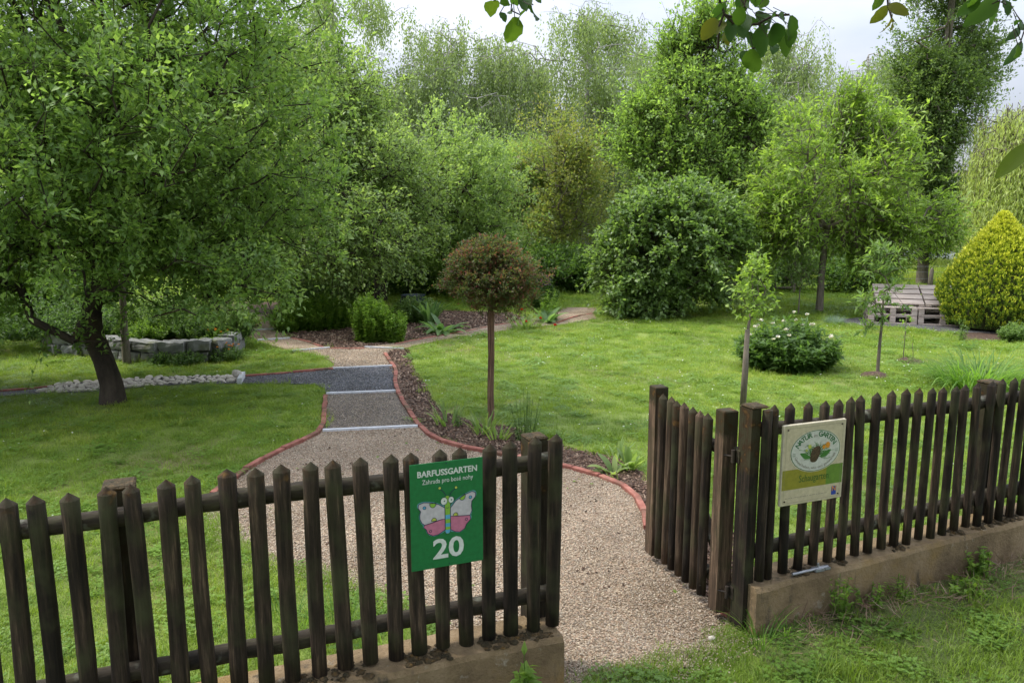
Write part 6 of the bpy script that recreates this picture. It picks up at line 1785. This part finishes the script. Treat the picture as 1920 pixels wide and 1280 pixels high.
# ================================================================== SCATTERED STUFF
def scatter(name, label, cat, X, Y, Z, rot, scl, idx, tone, coll_objs):
    n = len(X)
    me = bpy.data.meshes.new(name)
    me.vertices.add(n)
    me.vertices.foreach_set("co", np.stack([X, Y, Z], 1).astype(np.float32).ravel())
    for an, av, tp in (("scl", scl, 'FLOAT'), ("tone", tone, 'FLOAT'), ("pick", idx, 'INT')):
        a = me.attributes.new(an, tp, 'POINT'); a.data.foreach_set("value", av.astype(np.int32 if tp == 'INT' else np.float32))
    a = me.attributes.new("rot", 'FLOAT_VECTOR', 'POINT'); a.data.foreach_set("vector", rot.astype(np.float32).ravel())
    o = bpy.data.objects.new(name, me); COL.objects.link(o)
    c = bpy.data.collections.new(name + " parts")
    for q in coll_objs: c.objects.link(q)
    ng = bpy.data.node_groups.new(name, 'GeometryNodeTree')
    ng.interface.new_socket("Geometry", in_out='INPUT', socket_type='NodeSocketGeometry')
    ng.interface.new_socket("Geometry", in_out='OUTPUT', socket_type='NodeSocketGeometry')
    gi = ng.nodes.new("NodeGroupInput"); go = ng.nodes.new("NodeGroupOutput")
    ip = ng.nodes.new("GeometryNodeInstanceOnPoints"); ci = ng.nodes.new("GeometryNodeCollectionInfo")
    ci.inputs["Collection"].default_value = c; ci.inputs["Separate Children"].default_value = True; ci.inputs["Reset Children"].default_value = True
    def na(nm, tp):
        q = ng.nodes.new("GeometryNodeInputNamedAttribute"); q.data_type = tp; q.inputs["Name"].default_value = nm; return q.outputs["Attribute"]
    L = ng.links.new
    L(gi.outputs[0], ip.inputs["Points"]); L(ci.outputs[0], ip.inputs["Instance"]); ip.inputs["Pick Instance"].default_value = True
    L(na("pick", 'INT'), ip.inputs["Instance Index"]); L(na("rot", 'FLOAT_VECTOR'), ip.inputs["Rotation"]); L(na("scl", 'FLOAT'), ip.inputs["Scale"])
    L(ip.outputs[0], go.inputs[0])
    md = o.modifiers.new("scatter", 'NODES'); md.node_group = ng
    tag(o, label, cat, kind="stuff")
    return o

def tuft(name, n, rad, h, wdt, mat, bend=(.3, 1.5)):
    a = rng.random(n) * 2 * PI; r_ = rad * np.sqrt(rng.random(n)); b = rng.random(n) * 2 * PI
    base = np.stack([np.cos(b) * r_, np.sin(b) * r_, np.full(n, -.004)], 1)
    me = blades_mesh(name, base, a, h * (.5 + .7 * rng.random(n)), wdt * (.7 + .6 * rng.random(n)), rng.uniform(.7, 1.5, n), rng.uniform(*bend, n), rng.random(n), mat, seg=3, prof='strap', fold=.2)
    return bpy.data.objects.new(name, me)
def clover_tuft(name, n, rad, h, mat):
    b = rng.random(n) * 2 * PI; r_ = rad * np.sqrt(rng.random(n)); hh = h * (.4 + .6 * rng.random(n))
    c = np.stack([np.cos(b) * r_, np.sin(b) * r_, hh], 1)
    P = []; D = []
    for k in range(3):
        a = b + k * 2 * PI / 3
        P.append(c); D.append(np.stack([np.cos(a), np.sin(a), np.full(n, .15)], 1))
    P = np.concatenate(P); D = np.concatenate(D)
    Ls = np.full(len(P), .013)
    me = leaves_mesh(name, P, D, nrm(np.array([0, 0, 1.]) + rdir(len(P)) * .3), Ls, Ls * .95, rng.random(len(P)), mat, False)
    return bpy.data.objects.new(name, me)
tufts = [tuft("grass_a", 70, .10, .045, .0028, M['grass']), tuft("grass_b", 64, .10, .045, .003, M['grass'], (.8, 2.2)), tuft("grass_c", 34, .05, .075, .0032, M['grass'], (.2, 1.2)), clover_tuft("grass_d", 60, .11, .03, M['clover']), tuft("grass_e", 64, .11, .045, .0034, M['grass'], (.6, 2.0))]
allP = EXCL
wallL = [FP(s, o_)[:2] for s, o_ in ((-6, .11), (FUN(1058, 1190, .1)[0], .11), (FUN(1058, 1190, .1)[0], -.13), (-6, -.13))]
wallR = [FP(s, o_)[:2] for s, o_ in ((1.22, .08), (7, .08), (7, -.13), (1.22, -.13))]
def lawn_points(n, y0, y1, margin=.6, power=None):
    Y = rng.uniform(y0, y1, n) if power is None else y0 + (y1 - y0) * rng.random(n) ** power
    hw = .8 * Y + 1.5
    X = rng.uniform(-1, 1, n) * hw.max(); ok = np.abs(X) < hw
    X, Y = X[ok], Y[ok]
    ins = np.zeros(len(X), bool)
    for P in allP + [wallL, wallR]: ins |= in_poly(X, Y, P)
    return X[~ins], Y[~ins]
def grass_zone(bands):
    XS = []; YS = []; SS = []
    for (y0, y1, dens, sc) in bands:
        hw = .8 * y1 + 1.5
        n = int(dens * (y1 - y0) * 2 * hw)
        X, Y = lawn_points(n, y0, y1)
        XS.append(X); YS.append(Y); SS.append(np.full(len(X), sc))
    X = np.concatenate(XS); Y = np.concatenate(YS); S = np.concatenate(SS)
    return X, Y, S
X, Y, S = grass_zone([(1.6, 3.2, 420, .9), (3.2, 6, 330, .85), (6, 10, 230, .9), (10, 15, 110, 1.15), (15, 22, 60, 1.6), (22, 32, 26, 2.6)])
n = len(X)
print("tufts", n)
pn = np.array([mn.noise(Vector((a * .9, b * .9, 0))) + .5 * mn.noise(Vector((a * 3.1, b * 3.1, 4))) for a, b in zip(X, Y)])
# side in front of the fence: a bit longer and darker; bare patches near the wall foot
sF = (np.stack([X, Y], 1) - np.array([FO.x, FO.y])) @ np.array([FN.x, FN.y])
front = sF > 0.08
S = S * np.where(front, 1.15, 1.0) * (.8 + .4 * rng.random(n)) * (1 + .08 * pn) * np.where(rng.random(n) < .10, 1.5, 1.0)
bare = front & (X > 1.0) & (sF < .38 + .3 * pn)
vz = np.array([verge_z((a - FO.x) * FD.x + (b - FO.y) * FD.y, (a - FO.x) * FN.x + (b - FO.y) * FN.y) for a, b in zip(X, Y)])
keepm = ~(bare & (rng.random(n) < .72)) & ~((pn < -.42) & (rng.random(n) < .35))
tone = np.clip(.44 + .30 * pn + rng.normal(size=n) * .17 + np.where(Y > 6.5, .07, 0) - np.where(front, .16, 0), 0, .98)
idx = rng.choice(5, n, p=[.32, .24, .16, .10, .18])
rot = np.stack([rng.normal(size=n) * .12, rng.normal(size=n) * .12, rng.random(n) * 6.28], 1)
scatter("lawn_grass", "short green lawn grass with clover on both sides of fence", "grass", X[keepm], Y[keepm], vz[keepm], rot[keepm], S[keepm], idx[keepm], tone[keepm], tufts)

# little white lawn flowers
def daisy():
    n = 9; a = np.arange(n) * 2 * PI / n
    P = np.tile(np.array([0, 0, .05]), (n, 1)); D = np.stack([np.cos(a), np.sin(a), np.full(n, .35)], 1)
    me = leaves_mesh("daisy", P, D, np.tile(np.array([0, 0, 1.]), (n, 1)), np.full(n, .007), np.full(n, .005), rng.random(n), M['petal'], False)
    return bpy.data.objects.new("daisy", me)
X, Y = lawn_points(9000, 4.4, 14)
pn = np.array([mn.noise(Vector((a * .8, b * .8, 7))) for a, b in zip(X, Y)])
k = (rng.random(len(X)) < np.clip(.3 + 1.4 * pn, .06, 1)) & ((X > -1.2) | (rng.random(len(X)) < .25))
X, Y = X[k], Y[k]; n = len(X)
scatter("lawn_flowers", "tiny white clover and daisy heads dotted over the lawn", "flowers", X, Y, np.zeros(n), np.stack([rng.normal(size=n) * .3, rng.normal(size=n) * .3, rng.random(n) * 6.28], 1), (.7 + .7 * rng.random(n)), np.zeros(n), rng.random(n), [daisy()])

# pebbles
def pebble(i, mat):
    me = bpy.data.meshes.new("pebble")
    V = []; 
    rr = random.Random(i)
    for (z, r_, m) in ((-.35, .5, 5), (0.05, 1, 6), (.4, .6, 5)):
        for k in range(5):
            a = k * 2 * PI / 5 + z + rr.uniform(-.3, .3); V.append((math.cos(a) * r_ * .5 * rr.uniform(.75, 1.2), math.sin(a) * r_ * .38 * rr.uniform(.75, 1.2), z * .5))
    Fc = [(j * 5 + k, j * 5 + (k + 1) % 5, (j + 1) * 5 + (k + 1) % 5, (j + 1) * 5 + k) for j in range(2) for k in range(5)] + [tuple(10 + k for k in range(5))]
    me.from_pydata(V, [], Fc); me.materials.append(mat); me.update()
    return bpy.data.objects.new("pebble_%d" % i, me)
def peb_area(name, label, P, dens, z, mat, size=(.006, .012), cat="gravel"):
    xs = [p[0] for p in P]; ys = [p[1] for p in P]
    x0, x1, y0, y1 = min(xs), max(xs), max(1.8, min(ys)), max(ys)
    n = int(dens * (x1 - x0) * (y1 - y0))
    X = rng.uniform(x0, x1, n); Y = rng.uniform(y0, y1, n)
    ok = in_poly(X, Y, P) & (np.abs(X) < .66 * Y + .3) & (rng.random(n) < np.clip((6.0 / Y) ** 2, .1, 1))
    X, Y = X[ok], Y[ok]; n = len(X)
    scatter(name, label, cat, X, Y, np.full(n, z), np.stack([rng.normal(size=n) * .5, rng.normal(size=n) * .5, rng.random(n) * 6.28], 1), rng.uniform(*size, n) * np.clip(Y / 6, 1, 2), rng.integers(0, 4, n), rng.random(n), [pebble(i, mat) for i in range(4)])
    print(name, n)
peb_area("loose_gravel", "loose beige gravel stones covering the front path", A_front, 9000, .011, M['peb_beige'])
peb_area("loose_grey_gravel", "loose mixed grey gravel stones behind the first bar", A_grey, 6000, .012, M['peb_grey'])
peb_area("loose_dark_gravel", "loose dark gravel stones behind the second bar", A_dark, 5000, .013, M['peb_dark'])
peb_area("loose_pale_gravel", "loose pale gravel stones where the path forks", A_fork, 5000, .012, M['peb_beige'])
peb_area("bark_chips", "loose bark chips on the soil border by the brick edging", A_strip, 2600, .010, M['chip'], size=(.008, .03), cat="mulch")
peb_area("bed_chips", "loose bark chips on the soil of the island bed", A_bed, 2600, .010, M['chip'], size=(.008, .03), cat="mulch")
peb_area("gateside_chips", "loose bark chips on the soil beside the gate", A_gs, 2600, .010, M['chip'], size=(.008, .03), cat="mulch")
# dry litter at the foot of the right wall
n = 900
s_ = rng.uniform(1.25, 5, n); o_ = .09 + np.abs(rng.normal(size=n)) * .14
X = FO.x + FD.x * s_ + FN.x * o_; Y = FO.y + FD.y * s_ + FN.y * o_
straw = [tuft("straw", 2, .03, .11, .003, M['chip'], (.2, 1.0))]
scatter("dry_litter", "dry brown stalks littering the foot of right wall", "litter", X, Y, .03 + np.array([verge_z(a, b) for a, b in zip(s_, o_)]), np.stack([rng.normal(size=n) * 1.2, rng.normal(size=n) * 1.2, rng.random(n) * 6.28], 1), .5 + .8 * rng.random(n), np.zeros(n), .55 + .45 * rng.random(n), straw)
def sparse(P, n0, ymin=2.2):
    xs = [p[0] for p in P]; ys = [p[1] for p in P]
    X = rng.uniform(min(xs), max(xs), n0); Y = rng.uniform(ymin, max(ys), n0)
    k = in_poly(X, Y, P); return X[k], Y[k]
X, Y = sparse(A_front, 1500)
k = np.array([mn.noise(Vector((a * 1.6, b * 1.6, 11))) for a, b in zip(X, Y)]) > .12; X, Y = X[k], Y[k]; n = len(X)
scatter("gravel_crumbs", "dark soil crumbs and bark bits strewn on the gravel path", "litter", X, Y, np.full(n, .014), np.stack([rng.normal(size=n) * .4, rng.normal(size=n) * .4, rng.random(n) * 6.28], 1), rng.uniform(.008, .022, n), rng.integers(0, 2, n), rng.random(n) * .6, [pebble(11, M['chip']), pebble(12, M['chip'])])
X, Y = sparse(A_front, 700)
k = np.array([mn.noise(Vector((a * 1.3, b * 1.3, 21))) for a, b in zip(X, Y)]) > .1; X, Y = X[k], Y[k]; n = len(X)
scatter("gravel_weeds", "tiny green weed seedlings sprouting in the gravel path", "weeds", X, Y, np.full(n, .006), np.stack([rng.normal(size=n) * .2, rng.normal(size=n) * .2, rng.random(n) * 6.28], 1), rng.uniform(.3, .7, n), rng.integers(0, 2, n), rng.random(n), [clover_tuft("seedling_a", 5, .02, .02, M['clover']), tuft("seedling_b", 6, .012, .05, .0028, M['grass'])])
# small stray leaves on the border soil and path
def edge_pts(px, n, sd):
    P = [np.array(G(*p)) for p in px]; out = []
    L = np.cumsum([0] + [np.linalg.norm(P[i + 1] - P[i]) for i in range(len(P) - 1)])
    t = rng.random(n) * L[-1]; k = np.clip(np.searchsorted(L, t) - 1, 0, len(P) - 2)
    A = np.array(P)[k]; B = np.array(P)[k + 1]; f = ((t - L[k]) / (L[k + 1] - L[k]))[:, None]
    return (A + (B - A) * f + rng.normal(size=(n, 2)) * sd)
E1 = np.concatenate([edge_pts([(1388, 1178), (1350, 1215), (1290, 1245), (1190, 1262), (1090, 1290)], 150, .03), edge_pts([(800, 1165), (700, 1115), (570, 1075), (450, 1035), (400, 985), (390, 950)], 260, .04)])
E1 = E1[(rng.random(len(E1)) < .75)]
n = len(E1)
scatter("edge_grass", "ragged grass creeping over the gravel path's open edges", "grass", E1[:, 0], E1[:, 1], np.full(n, .004), np.stack([rng.normal(size=n) * .2, rng.normal(size=n) * .2, rng.random(n) * 6.28], 1), rng.uniform(.45, .95, n), rng.choice(5, n, p=[.32, .24, .2, .04, .2]), rng.uniform(.1, .6, n), [q.copy() for q in tufts])
E2 = np.concatenate([edge_pts([(1388, 1178), (1350, 1215), (1290, 1245), (1190, 1262), (1090, 1290)], 1800, .07), edge_pts([(800, 1165), (700, 1115), (570, 1075), (450, 1035), (400, 985), (390, 950)], 1500, .05)])
n = len(E2)
scatter("spilled_gravel", "gravel stones spilled from the path into the grass", "gravel", E2[:, 0], E2[:, 1], np.full(n, .014), np.stack([rng.normal(size=n) * .5, rng.normal(size=n) * .5, rng.random(n) * 6.28], 1), rng.uniform(.006, .012, n), rng.integers(0, 2, n), rng.random(n), [pebble(21, M['peb_beige']), pebble(22, M['peb_beige'])])
# meadow at the back
X = rng.uniform(5, 20, 3500); Y = rng.uniform(22, 29, 3500)
mead = [tuft("meadow", 40, .25, .42, .012, M['grass'], (.1, .9))]
scatter("meadow_grass", "tall unmown meadow grass beyond the wire fence at right", "grass", X, Y, np.zeros(3500), np.stack([np.zeros(3500), np.zeros(3500), rng.random(3500) * 6.28], 1), .5 + .5 * rng.random(3500), np.zeros(3500), .5 + .5 * rng.random(3500), mead)
print("objects", len(SC.objects))
